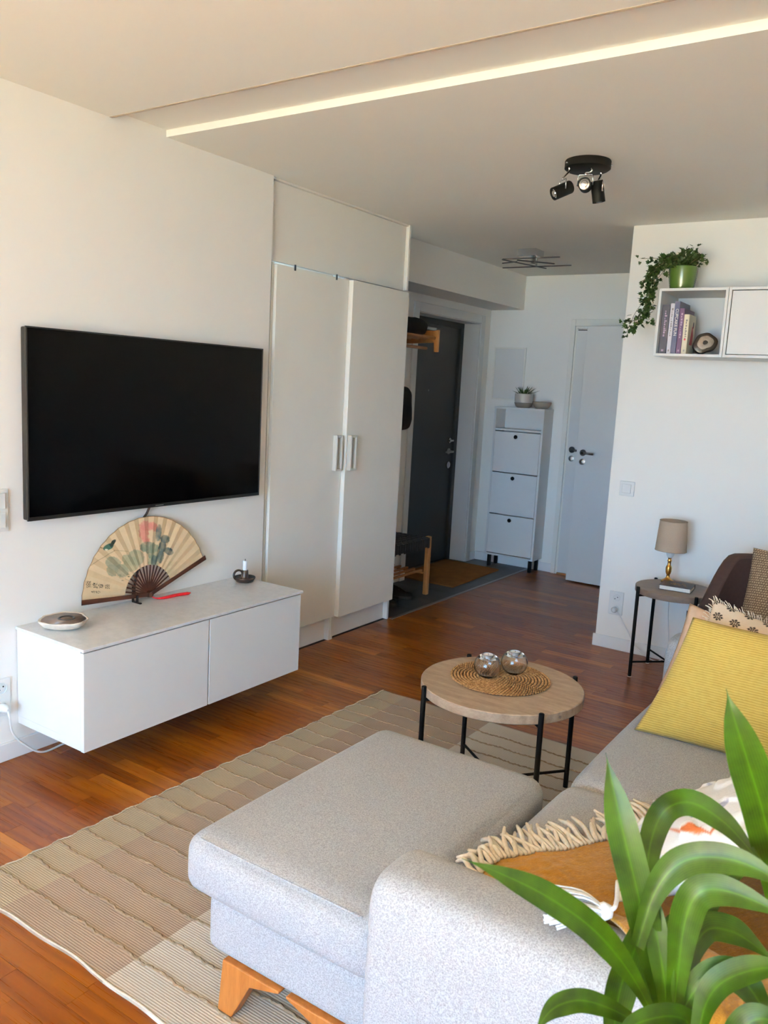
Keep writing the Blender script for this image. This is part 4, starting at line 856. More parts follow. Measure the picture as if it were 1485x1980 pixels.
spot(1087, 368, dS-0.02, camdir(-0.88, -0.42, -0.15), (1100, 334, dS))
spot(1131, 358, dS+0.0, camdir(-0.30, -0.22, -0.92), (1143, 334, dS-0.02))
spot(1156, 371, dS+0.03, camdir(0.16, -0.95, 0.22), (1162, 334, dS+0.04))
for a in (2.2, 4.0, 0.4): ob('plate_screw', MB().lathe([(0, 0), (0.004, 0), (0.003, 0.005), (0, 0.005)], 10, X=frame((SPC.x+0.096*math.cos(a), SPC.y+0.096*math.sin(a), H-0.018), (-math.sin(a), math.cos(a), 0), (0, 0, 1), (math.cos(a), math.sin(a), 0))), 'chrome', sp)
HL = on(1026, 489, 'z', H-0.02); hl = thing('hall_ceiling_lamp', (HL.x, HL.y, H), 'chrome hall ceiling lamp with crossed thin rods', 'ceiling lamp')
ob('canopy', MB().box(HL.x-0.07, HL.x+0.07, HL.y-0.07, HL.y+0.07, H-0.05, H-0.0005), 'chrome', hl, bevel=0.003)
zr = H-0.095
for (pa, pb) in (((972, 501), (1083, 497)), ((972, 518), (1105, 513)), ((971, 502), (1056, 519)), ((1000, 503), (1072, 510)), ((971, 509), (1000, 506))):
    a, b_ = on(*pa, 'z', zr), on(*pb, 'z', zr+0.008); ob('rod', MB().tube([a, b_], 0.0042, 8), 'darksteel', hl)
for (px, py) in ((1016, 503), (1037, 503), (1026, 503), (1037, 512)):
    a = on(px, py, 'z', zr); a.x = max(HL.x-0.06, min(HL.x+0.06, a.x)); a.y = max(HL.y-0.06, min(HL.y+0.06, a.y))
    ob('lamp_pin', MB().lathe([(0, -0.055), (0.008, -0.055), (0.008, 0), (0, 0)], 12, (a.x, a.y, H-0.048)), 'chrome', hl, smooth='auto')

# ================================================================ SHOE CABINET AND THINGS ON IT
sc = thing('shoe_cabinet', (-0.12, 6.52, 0), 'tall narrow white shoe cabinet with three flap doors', 'cabinet')
CX0, CX1, CY0, CY1, CZ0, CZ1 = -0.352, 0.106, 6.435, YE-0.002, 0.105, 1.395
b = MB(); b.box(CX0, CX0+0.018, CY0, CY1, CZ0, CZ1-0.018); b.box(CX1-0.018, CX1, CY0, CY1, CZ0, CZ1-0.018); b.box(CX0+0.018, CX1-0.018, CY0, CY1, CZ0, CZ0+0.016); b.box(CX0+0.018, CX1-0.018, CY0+0.005, CY1, 1.195, 1.211); b.box(CX0+0.018, CX1-0.018, CY1-0.012, CY1, CZ0+0.016, CZ1-0.018)
ob('body', b, 'lacq', sc, bevel=0.001); ob('top', MB().box(CX0-0.002, CX1+0.002, CY0-0.004, CY1, CZ1-0.018, CZ1), 'lacq', sc, bevel=0.001)
zs = [CZ0+0.022, 0.474, 0.838, 1.192]
for k in range(3):
    dr = ob('flap_door', MB().box(CX0+0.020, CX1-0.020, CY0-0.003, CY0+0.014, zs[k]+0.003, zs[k+1]-0.006), 'lacq', sc, bevel=0.0012)
    ob('knob', MB().lathe([(0, 0), (0.016, 0), (0.017, 0.006), (0.012, 0.01), (0, 0.011)], 20, X=frame(((CX0+CX1)/2-0.012, CY0-0.003, zs[k+1]-0.045), (1, 0, 0), (0, 0, 1), (0, -1, 0))), 'black', dr, smooth='auto')
for x in (CX0+0.035, CX1-0.035):
    for y in (CY0+0.03, CY1-0.03): ob('leg', MB().box(x-0.014, x+0.014, y-0.014, y+0.014, 0.0, CZ0), 'black', sc, bevel=0.003)
pc = Vector((-0.125, 6.515, CZ1+0.0005)); t = thing('potted_succulent', pc, 'spiky green plant in a two-tone grey pot on the shoe cabinet', 'plant')
ob('pot', MB().lathe([(0, 0), (0.05, 0), (0.066, 0.012), (0.075, 0.035), (0.078, 0.06), (0.078, 0.118), (0.074, 0.118), (0.072, 0.1), (0, 0.098)], 40, pc), 'greypot', t, smooth='auto')
ob('pot_base', MB().lathe([(0.051, 0.0005), (0.067, 0.0115), (0.0763, 0.0348), (0.079, 0.042), (0.0775, 0.043)], 40, pc), 'greypotb', t, smooth=True)
ob('soil', MB().lathe([(0, 0.106), (0.072, 0.102)], 24, pc), 'soil', t)
for k in range(46):
    a = random.uniform(0, 6.283); el = random.uniform(0.15, 1.35); L = random.uniform(0.05, 0.10); w = random.uniform(0.006, 0.009)
    dh = Vector((math.cos(a), math.sin(a)*0.85, 0)); o = pc+Vector((0, 0, 0.1))+dh*random.uniform(0.005, 0.04)
    pts = [o+dh*(L*q*math.cos(el)*(1+0.25*q))+Vector((0, 0, L*math.sin(el)*q*(1-0.25*q)+0.02*q)) for q in (0, 0.25, 0.5, 0.75, 1)]
    sd_ = dh.cross(Vector((0, 0, 1))); m = MB(); uvs = []
    for q, p in zip((0, .25, .5, .75, 1), pts):
        ww = w*(1-q)**0.6*(0.7+0.6*q) if q < 1 else 0.0003
        m.v += [tuple(p-sd_*ww), tuple(p+Vector((0, 0, -ww*0.5))), tuple(p+sd_*ww)]; uvs += [(0, q), (0.5, q), (1, q)]
    m.f = [(3*i+j, 3*i+j+1, 3*i+j+4, 3*i+j+3) for i in range(4) for j in range(2)]
    ob('leaf', m, 'aloe', t, smooth=True, uv=uvs)
bc = Vector((0.048, 6.50, CZ1+0.0005))
tag(ob('grey_bowl', MB().lathe([(0, 0), (0.045, 0), (0.066, 0.02), (0.078, 0.048), (0.078, 0.058), (0.073, 0.058), (0.062, 0.025), (0.04, 0.01), (0, 0.009)], 40, bc), 'greypotb', smooth=True), 'small grey ceramic bowl beside the pot on the shoe cabinet', 'bowl')

# ================================================================ ENTRY: MAT, BENCH, SHOES, RACK, BAG
mt = [on(880, 1134, 'z', 0.01), on(966, 1101, 'z', 0.01), on(866, 1078, 'z', 0.01), on(785, 1112, 'z', 0.01)]
mp = [(-0.13, 5.49), (-0.155, 6.34), (-0.70, 6.36), (-0.66, 5.50)]
m = MB().prism(mp, -0.0005, 0.012, Matrix.Identity(4)); o = tag(ob('door_mat', m, 'coir', bevel=0.003), 'brown coir door mat inside the entrance', 'mat')
BX0, BX1, BY0, BY1, BZ = -0.53, -0.165, 4.47, 5.185, 0.44
bn = thing('bench', (-0.35, 4.85, 0), 'low wooden bench with black woven webbing seat at the wardrobe corner', 'bench')
for x in (BX0+0.018, BX1-0.018):
    for y in (BY0+0.018, BY1-0.018): ob('leg', MB().box(x-0.018, x+0.018, y-0.018, y+0.018, -0.0015, BZ), 'benchwood', bn, bevel=0.006)
for x in (BX0+0.018, BX1-0.018): ob('rail', MB().tube([(x, BY0+0.036, BZ-0.035), (x, BY1-0.036, BZ-0.035)], 0.014, 12), 'benchwood', bn, smooth=True)
for y in (BY0+0.018, BY1-0.018): ob('rail', MB().tube([(BX0+0.03, y, BZ-0.03), (BX1-0.03, y, BZ-0.03)], 0.012, 12), 'benchwood', bn, smooth=True)
yy = BY0+0.045; k = 0
while yy < BY1-0.06:                                      # woven straps, each wrapped over both rails
    ob('seat_strap', MB().box(BX0-0.004, BX1+0.004, yy, yy+0.026, BZ-0.014+0.003*(k % 2), BZ-0.010+0.003*(k % 2)).box(BX1+0.0, BX1+0.006, yy, yy+0.026, BZ-0.075-0.008*(k % 2), BZ-0.011).box(BX0-0.006, BX0, yy, yy+0.026, BZ-0.075, BZ-0.011), 'strap', bn, bevel=0.002); yy += 0.032; k += 1
for k in range(7): x = BX0+0.05+k*0.046; ob('long_strap', MB().box(x, x+0.03, BY0+0.04, BY1-0.04, BZ-0.009+0.001*(k % 2), BZ-0.004+0.001*(k % 2)), 'strap', bn, bevel=0.002)
for k in range(5): x = BX0+0.06+k*0.062; ob('shelf_slat', MB().box(x-0.01, x+0.01, BY0+0.02, BY1-0.03, 0.172, 0.186), 'benchwood', bn, bevel=0.002)
for y in (BY0+0.018, BY1-0.05): ob('shelf_rail', MB().tube([(BX0+0.03, y, 0.165), (BX1-0.03, y, 0.165)], 0.008, 8), 'benchwood', bn, smooth=True)
def shoe(x, y, rot, lab):
    t = thing('shoe', (x, y, 0), lab, 'shoe', 'black shoes under the bench'); X = Matrix.Translation((x, y, -0.001)) @ Matrix.Rotation(rot, 4, 'Z')
    out = [(0.045*math.sin(math.pi*min(1, max(0, 1.0)))*0, 0)]
    def ring(s_, z):                                     # outline of a foot
        pts = []
        for k in range(20):
            a = 2*math.pi*k/20; ly = 0.14*math.sin(a); wx = (0.042 if math.sin(a) > 0 else 0.034)*math.cos(a)*(1-0.12*math.sin(a)**4); pts.append((wx*s_, ly*s_+0.0, z))
        return pts
    sole = MB(); r0, r1 = ring(1.0, 0.0), ring(1.0, 0.022); sole.add(r0+r1, [tuple(reversed(range(20))), tuple(range(20, 40))]+[(i, (i+1) % 20, 20+(i+1) % 20, 20+i) for i in range(20)], X)
    ob('sole', sole, 'blackpl', t, bevel=0.003)
    up = MB(); lev = [(0.97, 0.022, 0), (0.95, 0.045, 0.0), (0.80, 0.065, -0.02), (0.55, 0.085, -0.055), (0.45, 0.095, -0.075), (0.40, 0.09, -0.075), (0.36, 0.05, -0.07)]
    for (s_, z, sh_) in lev: up.v += [tuple(X @ Vector((p[0]*(1 if s_ > 0.9 else 0.95), p[1]+sh_, z-(0.03 if p[1] > 0.09 and z > 0.05 else 0)))) for p in ring(s_, z)]
    up.f = [(i*20+k, i*20+(k+1) % 20, (i+1)*20+(k+1) % 20, (i+1)*20+k) for i in range(len(lev)-1) for k in range(20)]
    ob('upper', up, 'blackfab', t, smooth=True)
    la = MB()
    for k in range(4): la.tube([X @ Vector((q*0.02, 0.035-0.022*k, 0.066+0.007*k)) for q in (-1, 0, 1)], 0.0028, 6)
    ob('laces', la, 'ink_g', t)
shoe(-0.30, 4.92, -1.2, 'black laced shoe under the bench nearest the hall'); shoe(-0.28, 4.70, -1.45, 'black laced shoe under the bench closest to the wardrobe'); shoe(-0.44, 4.98, -1.1, 'black laced shoe at the back under the bench')
# hat rack
RXa, RXb, RY0_, RY1_ = -0.545, -0.205, 4.47, 5.185
hr = thing('hat_rack', (-0.38, 4.83, 1.77), 'wooden hat rack on the hall wall above the bench', 'rack')
for y in (RY0_, RY1_-0.022): ob('side_bracket', MB().prism([(RXa, 1.775), (RXa, 1.93), (RXb-0.035, 1.925), (RXb, 1.93), (RXb, 1.775), (RXb-0.03, 1.775), (RXb-0.034, 1.84), (RXa+0.03, 1.83)], 0, 0.022, frame((0, y+0.022, 0), (1, 0, 0), (0, 0, 1), (0, -1, 0))), 'benchwood', hr, bevel=0.003)
for k in range(5): x = RXa+0.04+k*0.068; ob('rack_rod', MB().tube([(x, RY0_+0.01, 1.872), (x, RY1_-0.011, 1.872)], 0.011, 10), 'benchwood', hr, smooth=True)
ob('clothes_rail', MB().tube([(RXb-0.10, RY0_+0.01, 1.80), (RXb-0.10, RY1_-0.011, 1.80)], 0.011, 10), 'benchwood', hr, smooth=True)
def lump(x0, x1, y0, y1, z0, z1, sd):
    m = MB().soft(x0, x1, y0, y1, z0, z1, min(x1-x0, y1-y0, z1-z0)*0.4, 12, 0.01, 0.01); m.v = [tuple(Vector(p)+noise.noise_vector(Vector(p)*14+Vector((sd, 0, 0)))*0.012) for p in m.v]; zz = min(v[2] for v in m.v); m.v = [(v[0], v[1], v[2]+(z0-zz)) for v in m.v]; return m
tag(ob('folded_garment', lump(-0.52, -0.25, 4.76, 5.11, 1.8848, 1.985, 2), 'blackfab', smooth=True), 'black folded garment lying on the hat rack', 'garment')
bag = thing('shoulder_bag', (-0.45, 5.0, 1.2), 'black bag hanging in the hall beside the wardrobe', 'bag')
bm_ = lump(XE+0.004, XE+0.13, 4.98, 5.24, 1.20, 1.50, 5); ob('bag_body', bm_, 'blackfab', bag, smooth=True)
ob('strap', MB().tube(spline([(XE+0.06, 5.03, 1.47), (XE+0.03, 5.06, 1.62), (XE+0.015, 5.10, 1.725), (XE+0.03, 5.13, 1.62), (XE+0.06, 5.19, 1.47)], 20), 0.006, 6), 'blackfab', bag, smooth=True)
ob('wall_hook', MB().tube([(XE+0.0, 5.10, 1.72), (XE+0.03, 5.10, 1.72), (XE+0.035, 5.10, 1.74)], 0.006, 8), 'black', bag, smooth=True)
ob('buckle', MB().box(XE+0.125, XE+0.14, 5.05, 5.062, 1.36, 1.375), 'chrome', bag)

# ================================================================ CUSHIONS
def pillow(w, h, t, n=40, pinch=0.06, seed=0, wr=0.004):
    """pillow in local xy, thickness along z; returns mesh builder, uv list (front face then back)"""
    m = MB(); uv = []
    for sgn in (1, -1):
        b = len(m.v)
        for i in range(n+1):
            for j in range(n+1):
                u, v = 2*i/n-1, 2*j/n-1; k = max(0.0, (1-abs(u)**2.6)*(1-abs(v)**2.6))**0.55
                x = u*w/2*(1-pinch*(1-v*v)*1.0*abs(u)); y = v*h/2*(1-pinch*(1-u*u)*abs(v))
                z = sgn*t/2*k + wr*noise.noise((u*3+seed, v*3, sgn))*k
                m.v.append((x, y, z)); uv.append((i/n, j/n))
        f = [(b+i*(n+1)+j, b+(i+1)*(n+1)+j, b+(i+1)*(n+1)+j+1, b+i*(n+1)+j+1) for i in range(n) for j in range(n)]
        m.f += f if sgn > 0 else [tuple(reversed(q)) for q in f]
    return m, uv
def place(m, X): m.v = [tuple(X @ Vector(p)) for p in m.v]; return m
def edge_ring(w, h, pinch, X, n=40):
    pts = []
    for side in range(4):
        for i in range(n):
            s_ = 2*i/n-1; u, v = [(s_, -1), (1, s_), (-s_, 1), (-1, -s_)][side]
            pts.append(X @ Vector((u*w/2*(1-pinch*(1-v*v)*abs(u)), v*h/2*(1-pinch*(1-u*u)*abs(v)), 0)))
    return pts
def weld(o):
    bm = bmesh.new(); bm.from_mesh(o.data); bmesh.ops.remove_doubles(bm, verts=bm.verts, dist=0.0002); bm.to_mesh(o.data); bm.free(); return o
# yellow ribbed cushion, bottom edge along x on the seat, leaning back
bL = Vector((2.118, 2.60, 0.452)); bdir = Vector((0.985, -0.10, 0.02)).normalized(); tL = at(1333, 1200, 2.66); upd = (tL-bL); upd = (upd-bdir*upd.dot(bdir)*0.72).normalized()
wY, hY = 0.56, 0.40
nrm = bdir.cross(upd).normalized()
ydir = upd; c = bL+bdir*wY/2+ydir*hY/2 + Vector((0.03, 0, 0))
m, uv = pillow(wY, hY, 0.15, 44, 0.05, 1)
shear = (tL-bL).dot(bdir)/hY*0.55
for i, p in enumerate(m.v): m.v[i] = (p[0]+shear*(p[1]/hY+0.5)*hY*(0.5-p[0]/wY)*1.0, p[1], p[2])
t = thing('throw_cushion', bL, 'mustard yellow ribbed cushion leaning on the sofa seat', 'cushion')
weld(ob('cushion_body', place(m, frame(c, bdir, ydir, nrm)), 'yellow', t, smooth=True, uv=uv))
# floral cushion behind it
def flowerpaint(u, v):
    s_ = 7.5; gx, gy = u*s_, v*s_; r = int(gy); gx += 0.5*(r % 2); fx, fy = gx-math.floor(gx)-0.5, gy-math.floor(gy)-0.5; a = math.atan2(fy, fx); q = math.hypot(fx, fy)
    pet = 0.34*abs(math.cos(a*4))**0.7
    c = srgb(222, 200, 172)
    if 0.09 < q < pet or q < 0.05: c = srgb(52, 42, 38)
    return c
fX = frame((2.41, 2.845, 0.645), Vector((0.97, -0.06, -0.20)).normalized(), Vector((0.16, 0.42, 0.89)).normalized(), (0, -1, 0))
ex = Vector((0.975, -0.05, -0.2)).normalized(); ey = Vector((0.0, 0.36, 0.93)); ey = (ey-ex*ey.dot(ex)).normalized(); FLC = Vector((2.475, 2.83, 0.645)); fX = frame(FLC, ex, ey, ex.cross(ey))
m, uv = pillow(0.46, 0.36, 0.13, 150, 0.05, 3); cl_ = [flowerpaint(*q) for q in uv]
t = thing('throw_cushion', (2.42, 2.8, 0.45), 'cream cushion with small black flower print behind the yellow cushion', 'cushion')
weld(ob('cushion_body', place(m, fX), 'print', t, smooth=True, colors=cl_))
fg = MB(); er = edge_ring(0.46, 0.36, 0.05, fX, 60)
for i, p in enumerate(er):
    if i % 60 in range(60) and 60 <= i or True:
        d = (p-FLC).normalized()+Vector((random.uniform(-.4, .4), random.uniform(-.5, .5), random.uniform(-.3, .3))); fg.tube([p, p+d*0.012, p+d*0.02+Vector((0, 0, -0.003))], 0.0014, 4)
ob('fringe', fg, 'yarn', t, kind='stuff')
# peach cushion against the far armrest
pa, pb, pd_ = at(1268, 1337, 3.02), at(1331, 1168, 2.98), at(1400, 1200, 2.95)
ey = (pb-pa).normalized(); ex = Vector((0.95, -0.1, -0.1)); ex = (ex-ey*ex.dot(ey)).normalized(); nn = ex.cross(ey)
m, uv = pillow(0.42, (pb-pa).length, 0.12, 36, 0.05, 6)
t = thing('throw_cushion', (2.3, 2.98, 0.45), 'peach cushion standing at the far end of the sofa', 'cushion')
weld(ob('cushion_body', place(m, frame(pa+ey*(pb-pa).length/2+ex*0.21+Vector((0, 0.02, 0)), ex, ey, nn)), 'peach', t, smooth=True))

# armchair behind the sofa
ar = thing('armchair', (2.5, 4.25, 0), 'dark brown upholstered armchair in the corner behind the sofa', 'armchair')
ob('seat_cushion', MB().soft(2.06, 2.80, 3.86, 4.56, 0.30, 0.475, 0.05, 14, 0.02), 'brownuph', ar, smooth=True)
def shell(off):
    def fn(u, v):
        a = math.pi*(1.15*u-0.075); cx, cy = 2.44, 4.22; w = 0.50+off; d_ = 0.42+off
        flare = 0.10*v; x = cx-(w+flare*0.0)*math.copysign(abs(math.cos(a))**0.75, math.cos(a)); y = cy+d_*math.copysign(abs(math.sin(a))**0.75, math.sin(a))
        bk_ = ss(0.0, 0.55, math.sin(a)); top_ = 0.50+0.26*bk_
        return (x+0.05*v*(1 if x > cx else -1)*-0.6*bk_, y, 0.16+(top_-0.16)*v)
    return fn
g = MB(); g.grid(shell(0.0), 48, 14); k = len(g.v); g.grid(shell(-0.07), 48, 14); g.f = g.f[:48*14]+[tuple(reversed(f)) for f in g.f[48*14:]]
w_ = 15
g.f += [(i*w_+14, k+i*w_+14, k+(i+1)*w_+14, (i+1)*w_+14)[::-1] for i in range(48)]+[(i*w_, (i+1)*w_, k+(i+1)*w_, k+i*w_)[::-1] for i in range(48)]
g.f += [(j, j+1, k+j+1, k+j)[::-1] for j in range(14)]+[(48*w_+j, 48*w_+j+1, k+48*w_+j+1, k+48*w_+j) for j in range(14)]
ob('shell', g, 'brownuph', ar, smooth='auto', bevel=0.015)
ob('base', MB().soft(2.06, 2.8, 3.88, 4.5, 0.15, 0.30, 0.02, 8), 'brownuph', ar, smooth=True)
for x in (2.12, 2.74):
    for y in (3.95, 4.42): ob('leg', MB().lathe([(0, 0), (0.012, 0), (0.02, 0.15), (0, 0.15)], 12, (x, y, 0)), 'black', ar, smooth='auto')
def spotpaint(u, v):
    s_ = 34; gx, gy = u*s_, v*s_; gx += 0.5*(int(gy) % 2); fx, fy = gx-math.floor(gx)-0.5, gy-math.floor(gy)-0.5
    jit = noise.noise((math.floor(gx)*1.7, math.floor(gy)*2.3, 0)); q = math.hypot(fx*1.1+0.15*jit, fy*1.4-0.1*jit)
    return srgb(196, 176, 148) if q < 0.38 else srgb(112, 92, 74)
ex = Vector((0.97, -0.22, 0.03)).normalized(); ey = Vector((0.05, 0.28, 0.95)); ey = (ey-ex*ey.dot(ex)).normalized()
m, uv = pillow(0.44, 0.40, 0.14, 150, 0.05, 8); cl_ = [spotpaint(*q) for q in uv]
ca_, cb_ = at(1424, 1200, 4.0), at(1453, 1072, 4.02)
t = thing('throw_cushion', (2.36, 4.2, 0.48), 'brown cushion with small pale dots on the armchair', 'cushion')
o = weld(ob('cushion_body', place(m, frame((ca_+cb_)/2+ex*0.225, ex, ey, ex.cross(ey))), 'print', t, smooth=True, colors=cl_))
# white tufted cushion lying on the throw
def tuftpaint(u, v):
    c = Vector(srgb(238, 234, 228)[:3]); n = noise.noise((u*9, v*9, 2))
    def put(q, k): nonlocal c; c = c.lerp(Vector(srgb(*q)[:3]), max(0, min(1, k)))
    d_ = abs(abs(u-0.5)+abs(v-0.5)-0.42)+0.03*n; put((200, 112, 66), ss(0.034, 0.02, d_)*ss(0.0, 0.12, noise.noise((u*5, v*5, 11))+0.02))
    d_ = abs(abs(u-0.5)+abs(v-0.5)-0.30)+0.04*n; put((150, 152, 176), 0.8*ss(0.03, 0.02, d_)*ss(0.1, 0.2, noise.noise((u*14, v*14, 7))+0.2))
    if u < 0.2 and v < 0.45: put((200, 112, 66), ss(0.0, 0.15, noise.noise((u*10, v*10, 4))))
    if u < 0.45 and v > 0.84: put((200, 112, 66), ss(0.0, 0.12, noise.noise((u*9, v*9, 14))+0.1))
    return (*c, 1)
cA, cC, cB = on(1192, 1738, 'z', 0.60), on(1232, 1608, 'z', 0.52), on(1462, 1556, 'z', 0.70)
ey = (cC-cA); hW = ey.length+0.03; ey.normalize(); ex = cB-cC; ex = (ex-ey*ex.dot(ey)).normalized(); nn = ex.cross(ey); nn = nn if nn.z > 0 else -nn
m, uv = pillow(0.42, hW, 0.13, 120, 0.04, 12, 0.006); cl_ = [tuftpaint(*q) for q in uv]
for i, (p, q) in enumerate(zip(m.v, uv)):
    tf = 0.006*ss(0.05, 0.3, noise.noise((q[0]*11, q[1]*11, 5)))*(1 if p[2] > 0 else 0); m.v[i] = (p[0], p[1], p[2]+tf)
t = thing('throw_cushion', (2.55, 1.65, 0.47), 'white tufted cushion with orange motif and tassels lying on the mustard throw', 'cushion')
wc_c = cA+ex*0.205+ey*(hW/2-0.015); wX = frame(wc_c, ex, ey, nn)
weld(ob('cushion_body', place(m, wX), 'print', t, smooth=True, colors=cl_))
def tassel(p, d, parent, L=0.085):
    d = d.normalized(); a = d.orthogonal().normalized(); b_ = d.cross(a); s_ = MB()
    hd_ = ob('tassel_head', MB().lathe([(0, -0.016), (0.010, -0.013), (0.0155, 0.0), (0.011, 0.013), (0, 0.016)], 20, X=frame(p, a, b_, d)), 'whiteyarn', parent, smooth=True)
    for k in range(90):
        q = random.uniform(0, 6.283); rr = math.sqrt(random.random()); o_ = (a*math.cos(q)+b_*math.sin(q)); e = p+d*(L*random.uniform(0.82, 1.05))+o_*(0.045*rr)+Vector((0, 0, -0.004))
        if e.z < parent['floor_z']: e.z = parent['floor_z']+random.uniform(0.0, 0.006)
        s_.tube(spline([p+o_*0.008*rr, p+d*L*0.35+o_*0.030*rr+Vector((0, 0, 0.004)), e], 6), 0.0017, 4)
    ob('tassel_yarn', s_, 'whiteyarn', hd_, smooth=True, kind='stuff')
t['floor_z'] = 0.634
tp = on(1168, 1762, 'z', 0.650); td = on(1100, 1758, 'z', 0.646)-tp
tassel(tp, td, t, 0.1); del t['floor_z']
ob('tassel_cord', MB().tube(spline([tp, on(1190, 1752, 'z', 0.66), on(1194, 1705, 'z', 0.65)], 10), 0.004, 8), 'whiteyarn', t, smooth=True)

# ================================================================ MUSTARD THROW
def surf(x, y):                                            # height of what the throw lies on
    seat = 0.466+0.012*math.sin(max(0, min(1, (y-1.35)/0.82))*math.pi)
    armz = 0.628-0.06*max(0, abs(y-(AY0+AY1)/2)/0.09-0.55)**2*1.2
    k = ss(1.44, 1.335, y); return seat*(1-k)+armz*k
ROOT = [on(*q) for q in ((905, 1672, 'z', 0.53), (960, 1668, 'z', 0.475), (1030, 1655, 'z', 0.475), (1100, 1648, 'z', 0.475), (1170, 1630, 'z', 0.475), (1235, 1604, 'z', 0.475), (1300, 1588, 'z', 0.475), (1370, 1598, 'z', 0.475), (1470, 1615, 'z', 0.475), (1600, 1650, 'z', 0.475))]
ENDP = [(2.20, 1.43), (2.30, 1.39), (2.42, 1.36), (2.52, 1.30), (2.64, 1.20), (2.74, 1.08), (2.86, 0.86), (2.95, 0.76), (2.99, 0.76)]
rs = spline([(p.x, p.y, 0) for p in ROOT], 60); es = spline([(a, b_, 0) for a, b_ in ENDP], 60)
def tfn(u, v):
    i = min(59, int(u*60)); f = u*60-i; a = rs[i].lerp(rs[i+1], f); b_ = es[i].lerp(es[i+1], f); p = a.lerp(b_, v)
    w = 0.006*noise.noise((u*9, v*5, 0))+0.003*noise.noise((u*30, v*22, 3))
    if p.y < AY0-0.02:
        dz_ = (AY0-0.02)-p.y; return (p.x, AY0-0.022-0.004*math.sin(p.x*40)+w, surf(p.x, AY0-0.02)-0.03*ss(0, 0.03, dz_)-dz_*1.1)
    return (p.x, p.y, surf(p.x, p.y)+0.010+w)
th = thing('throw_blanket', (2.5, 1.6, 0.47), 'mustard mohair throw with cream fringe over the sofa seat and armrest', 'blanket')
g = MB().grid(tfn, 90, 80); o = ob('blanket', g, 'throw', th, smooth=True)
so_ = o.modifiers.new('thick', 'SOLIDIFY'); so_.thickness = 0.008; so_.offset = 1
nf = 62
for k in range(nf):
    u = 0.0+0.74*k/(nf-1); r0 = Vector(tfn(u, 0.0)); nx = Vector(tfn(u, 0.06)); d = (r0-nx); d.z = 0; d.normalize(); d = Matrix.Rotation(random.uniform(-0.45, 0.35)+0.35, 3, 'Z') @ d
    L = random.uniform(0.075, 0.115); p = [r0-d*0.01+Vector((0, 0, 0.004))]; b_ = random.uniform(-0.5, 0.5); s_ = Vector((-d.y, d.x, 0))
    for q in (0.3, 0.6, 1.0):
        e = r0+d*L*q+s_*(b_*L*q*q*0.6); zb = surf(e.x, e.y)+0.006
        if e.x < 2.10: zb = max(zb-ss(2.12, 2.05, e.x)*0.05*(1 if e.y > 1.40 else 0), 0.455) if e.y > 1.4 else zb
        e.z = zb+random.uniform(0.002, 0.014)*(1-abs(q-0.5)); p.append(e)
    ob('fringe_strand', MB().tube(spline(p, 8), [0.0058, 0.0062, 0.006, 0.0062, 0.006, 0.006, 0.0058, 0.005, 0.0035], 6), 'yarn', th, smooth=True)

# ================================================================ FOREGROUND PLANT
B = at(1290, 1985, 1.0); B2 = at(1530, 1930, 1.02)
fp = thing('potted_plant', (B.x+0.06, B.y-0.02, 0), 'green strap-leaved potted plant in the right foreground', 'plant')
px0 = Vector((B.x+0.07, B.y-0.02, 0))
ob('pot', MB().lathe([(0, 0), (0.11, 0), (0.125, 0.01), (0.15, 0.24), (0.15, 0.26), (0.14, 0.26), (0.135, 0.22), (0, 0.21)], 48, px0), 'greypot', fp, smooth='auto')
ob('soil', MB().lathe([(0, 0.235), (0.137, 0.228)], 32, px0), 'soil', fp)
for bb in (B, B2): ob('trunk', MB().tube(spline([px0+Vector((0.02 if bb is B2 else -0.02, 0, 0.2)), (px0+bb)/2+Vector((0, 0, 0.15)), bb+Vector((0, 0, -0.03)), bb], 16), 0.013, 12), 'stem', fp, smooth=True)
def strap(pts, wpx, fold=0.25, tip=True, roll=0.0, base_w=0.5):
    """pts: (px, py, depth) along the midrib from base to tip; wpx: full width in pixels"""
    P = spline([at(*q) for q in pts], 36); D = sum(q[2] for q in pts)/len(pts); w = wpx/F_PX*D/2; m = MB(); uvs = []; n = len(P)
    for i, p in enumerate(P):
        s_ = i/(n-1); t_ = (P[min(i+1, n-1)]-P[max(0, i-1)]).normalized(); view = (CAM-p).normalized(); sd_ = t_.cross(view).normalized(); nr = sd_.cross(t_); nr = nr if nr.dot(view) > 0 else -nr
        c_, s2 = math.cos(roll), math.sin(roll); sd_, nr = sd_*c_+nr*s2, nr*c_-sd_*s2
        ww = w*min(1.0, base_w+(1-base_w)*ss(0, 0.4, s_))*((1-ss(0.5, 1.0, s_)**1.7) if tip else 1.0); ww = max(ww, 0.0004)
        for k in range(7):
            q = k/3-1; m.v.append(tuple(p+sd_*(ww*q)+nr*(ww*fold*(abs(q)**1.3)))); uvs.append((k/6, s_))
    m.f = [(i*7+k, i*7+k+1, (i+1)*7+k+1, (i+1)*7+k) for i in range(n-1) for k in range(6)]
    return ob('leaf', m, 'leaf', fp, smooth=True, uv=uvs)
b0 = (1290, 1985, 1.0)
strap([b0, (1262, 1860, 0.99), (1236, 1740, 0.98), (1205, 1610, 0.98), (1185, 1520, 0.99), (1171, 1455, 1.0)], 62, 0.22)
strap([(1275, 1985, 1.0), (1220, 1885, 0.96), (1150, 1800, 0.93), (1060, 1735, 0.91), (970, 1690, 0.90), (893, 1660, 0.90)], 54, 0.2, base_w=0.3)
strap([(1240, 1815, 1.0), (1248, 1720, 1.02), (1258, 1630, 1.05), (1285, 1568, 1.06), (1335, 1552, 1.03), (1400, 1590, 0.99), (1455, 1650, 0.95), (1530, 1740, 0.92)], 52, 0.25)
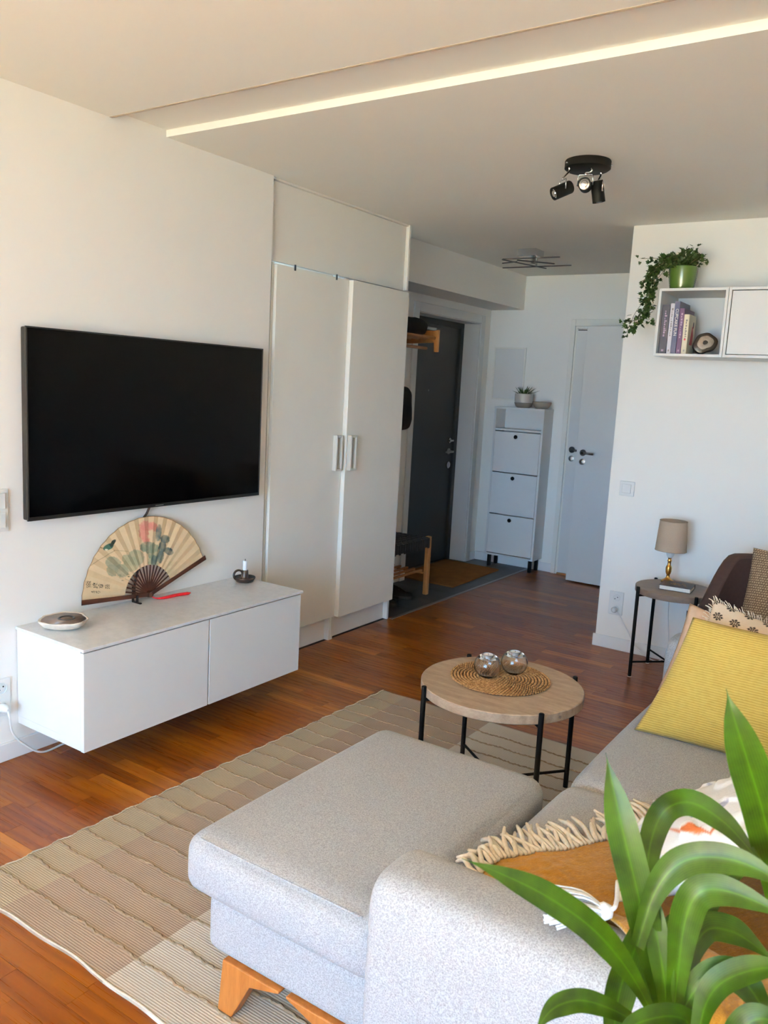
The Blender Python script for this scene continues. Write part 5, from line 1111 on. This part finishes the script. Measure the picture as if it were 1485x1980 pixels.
strap([(1232, 1830, 0.98), (1262, 1735, 0.97), (1300, 1680, 0.96), (1350, 1658, 0.95), (1420, 1664, 0.93), (1490, 1695, 0.91), (1570, 1760, 0.9)], 58, 0.3)
strap([(1300, 1985, 0.99), (1312, 1870, 0.97), (1325, 1780, 0.96), (1350, 1728, 0.95), (1400, 1722, 0.94), (1480, 1752, 0.92), (1560, 1800, 0.9)], 62, 0.3)
strap([(1300, 1975, 1.02), (1330, 1860, 1.02), (1365, 1800, 1.02), (1410, 1800, 1.01), (1455, 1825, 1.0), (1520, 1880, 0.98)], 60, 0.25, roll=0.5)
strap([(1250, 1990, 0.98), (1190, 1955, 0.95), (1130, 1935, 0.93), (1085, 1942, 0.92), (1055, 1965, 0.91), (1030, 2010, 0.9)], 42, 0.3)
strap([(1185, 2050, 1.0), (1188, 1980, 1.0), (1200, 1910, 1.0), (1222, 1850, 1.01), (1250, 1770, 1.03), (1262, 1700, 1.05)], 62, 0.2, roll=-0.4)
strap([(1300, 2000, 0.99), (1340, 1920, 0.97), (1385, 1885, 0.96), (1430, 1890, 0.95), (1475, 1950, 0.94), (1510, 2030, 0.93)], 60, 0.3)
strap([(1345, 2030, 0.96), (1362, 1950, 0.95), (1390, 1905, 0.94), (1440, 1880, 0.93), (1500, 1872, 0.92), (1570, 1890, 0.91)], 56, 0.3, roll=0.4)
strap([(1530, 1930, 1.02), (1510, 1740, 0.98), (1480, 1590, 0.94), (1448, 1480, 0.92), (1420, 1390, 0.91), (1404, 1332, 0.91)], 74, 0.25)
strap([(1290, 1985, 1.0), (1285, 1900, 0.98), (1268, 1800, 0.98), (1250, 1720, 0.99), (1242, 1650, 1.0)], 44, 0.3)
strap([(1400, 2080, 0.94), (1430, 2000, 0.92), (1470, 1970, 0.91), (1540, 1990, 0.9)], 60, 0.3)
strap([(1300, 1985, 1.01), (1318, 1900, 1.03), (1345, 1800, 1.06), (1380, 1720, 1.09), (1440, 1675, 1.1), (1500, 1680, 1.1)], 48, 0.3)
strap([(1310, 2030, 0.98), (1330, 1980, 0.97), (1290, 1965, 0.95), (1220, 1985, 0.93), (1180, 2030, 0.92)], 46, 0.3)
strap([(1270, 2000, 1.03), (1262, 1900, 1.06), (1280, 1830, 1.09), (1330, 1770, 1.12), (1390, 1740, 1.14)], 50, 0.3, roll=0.3)
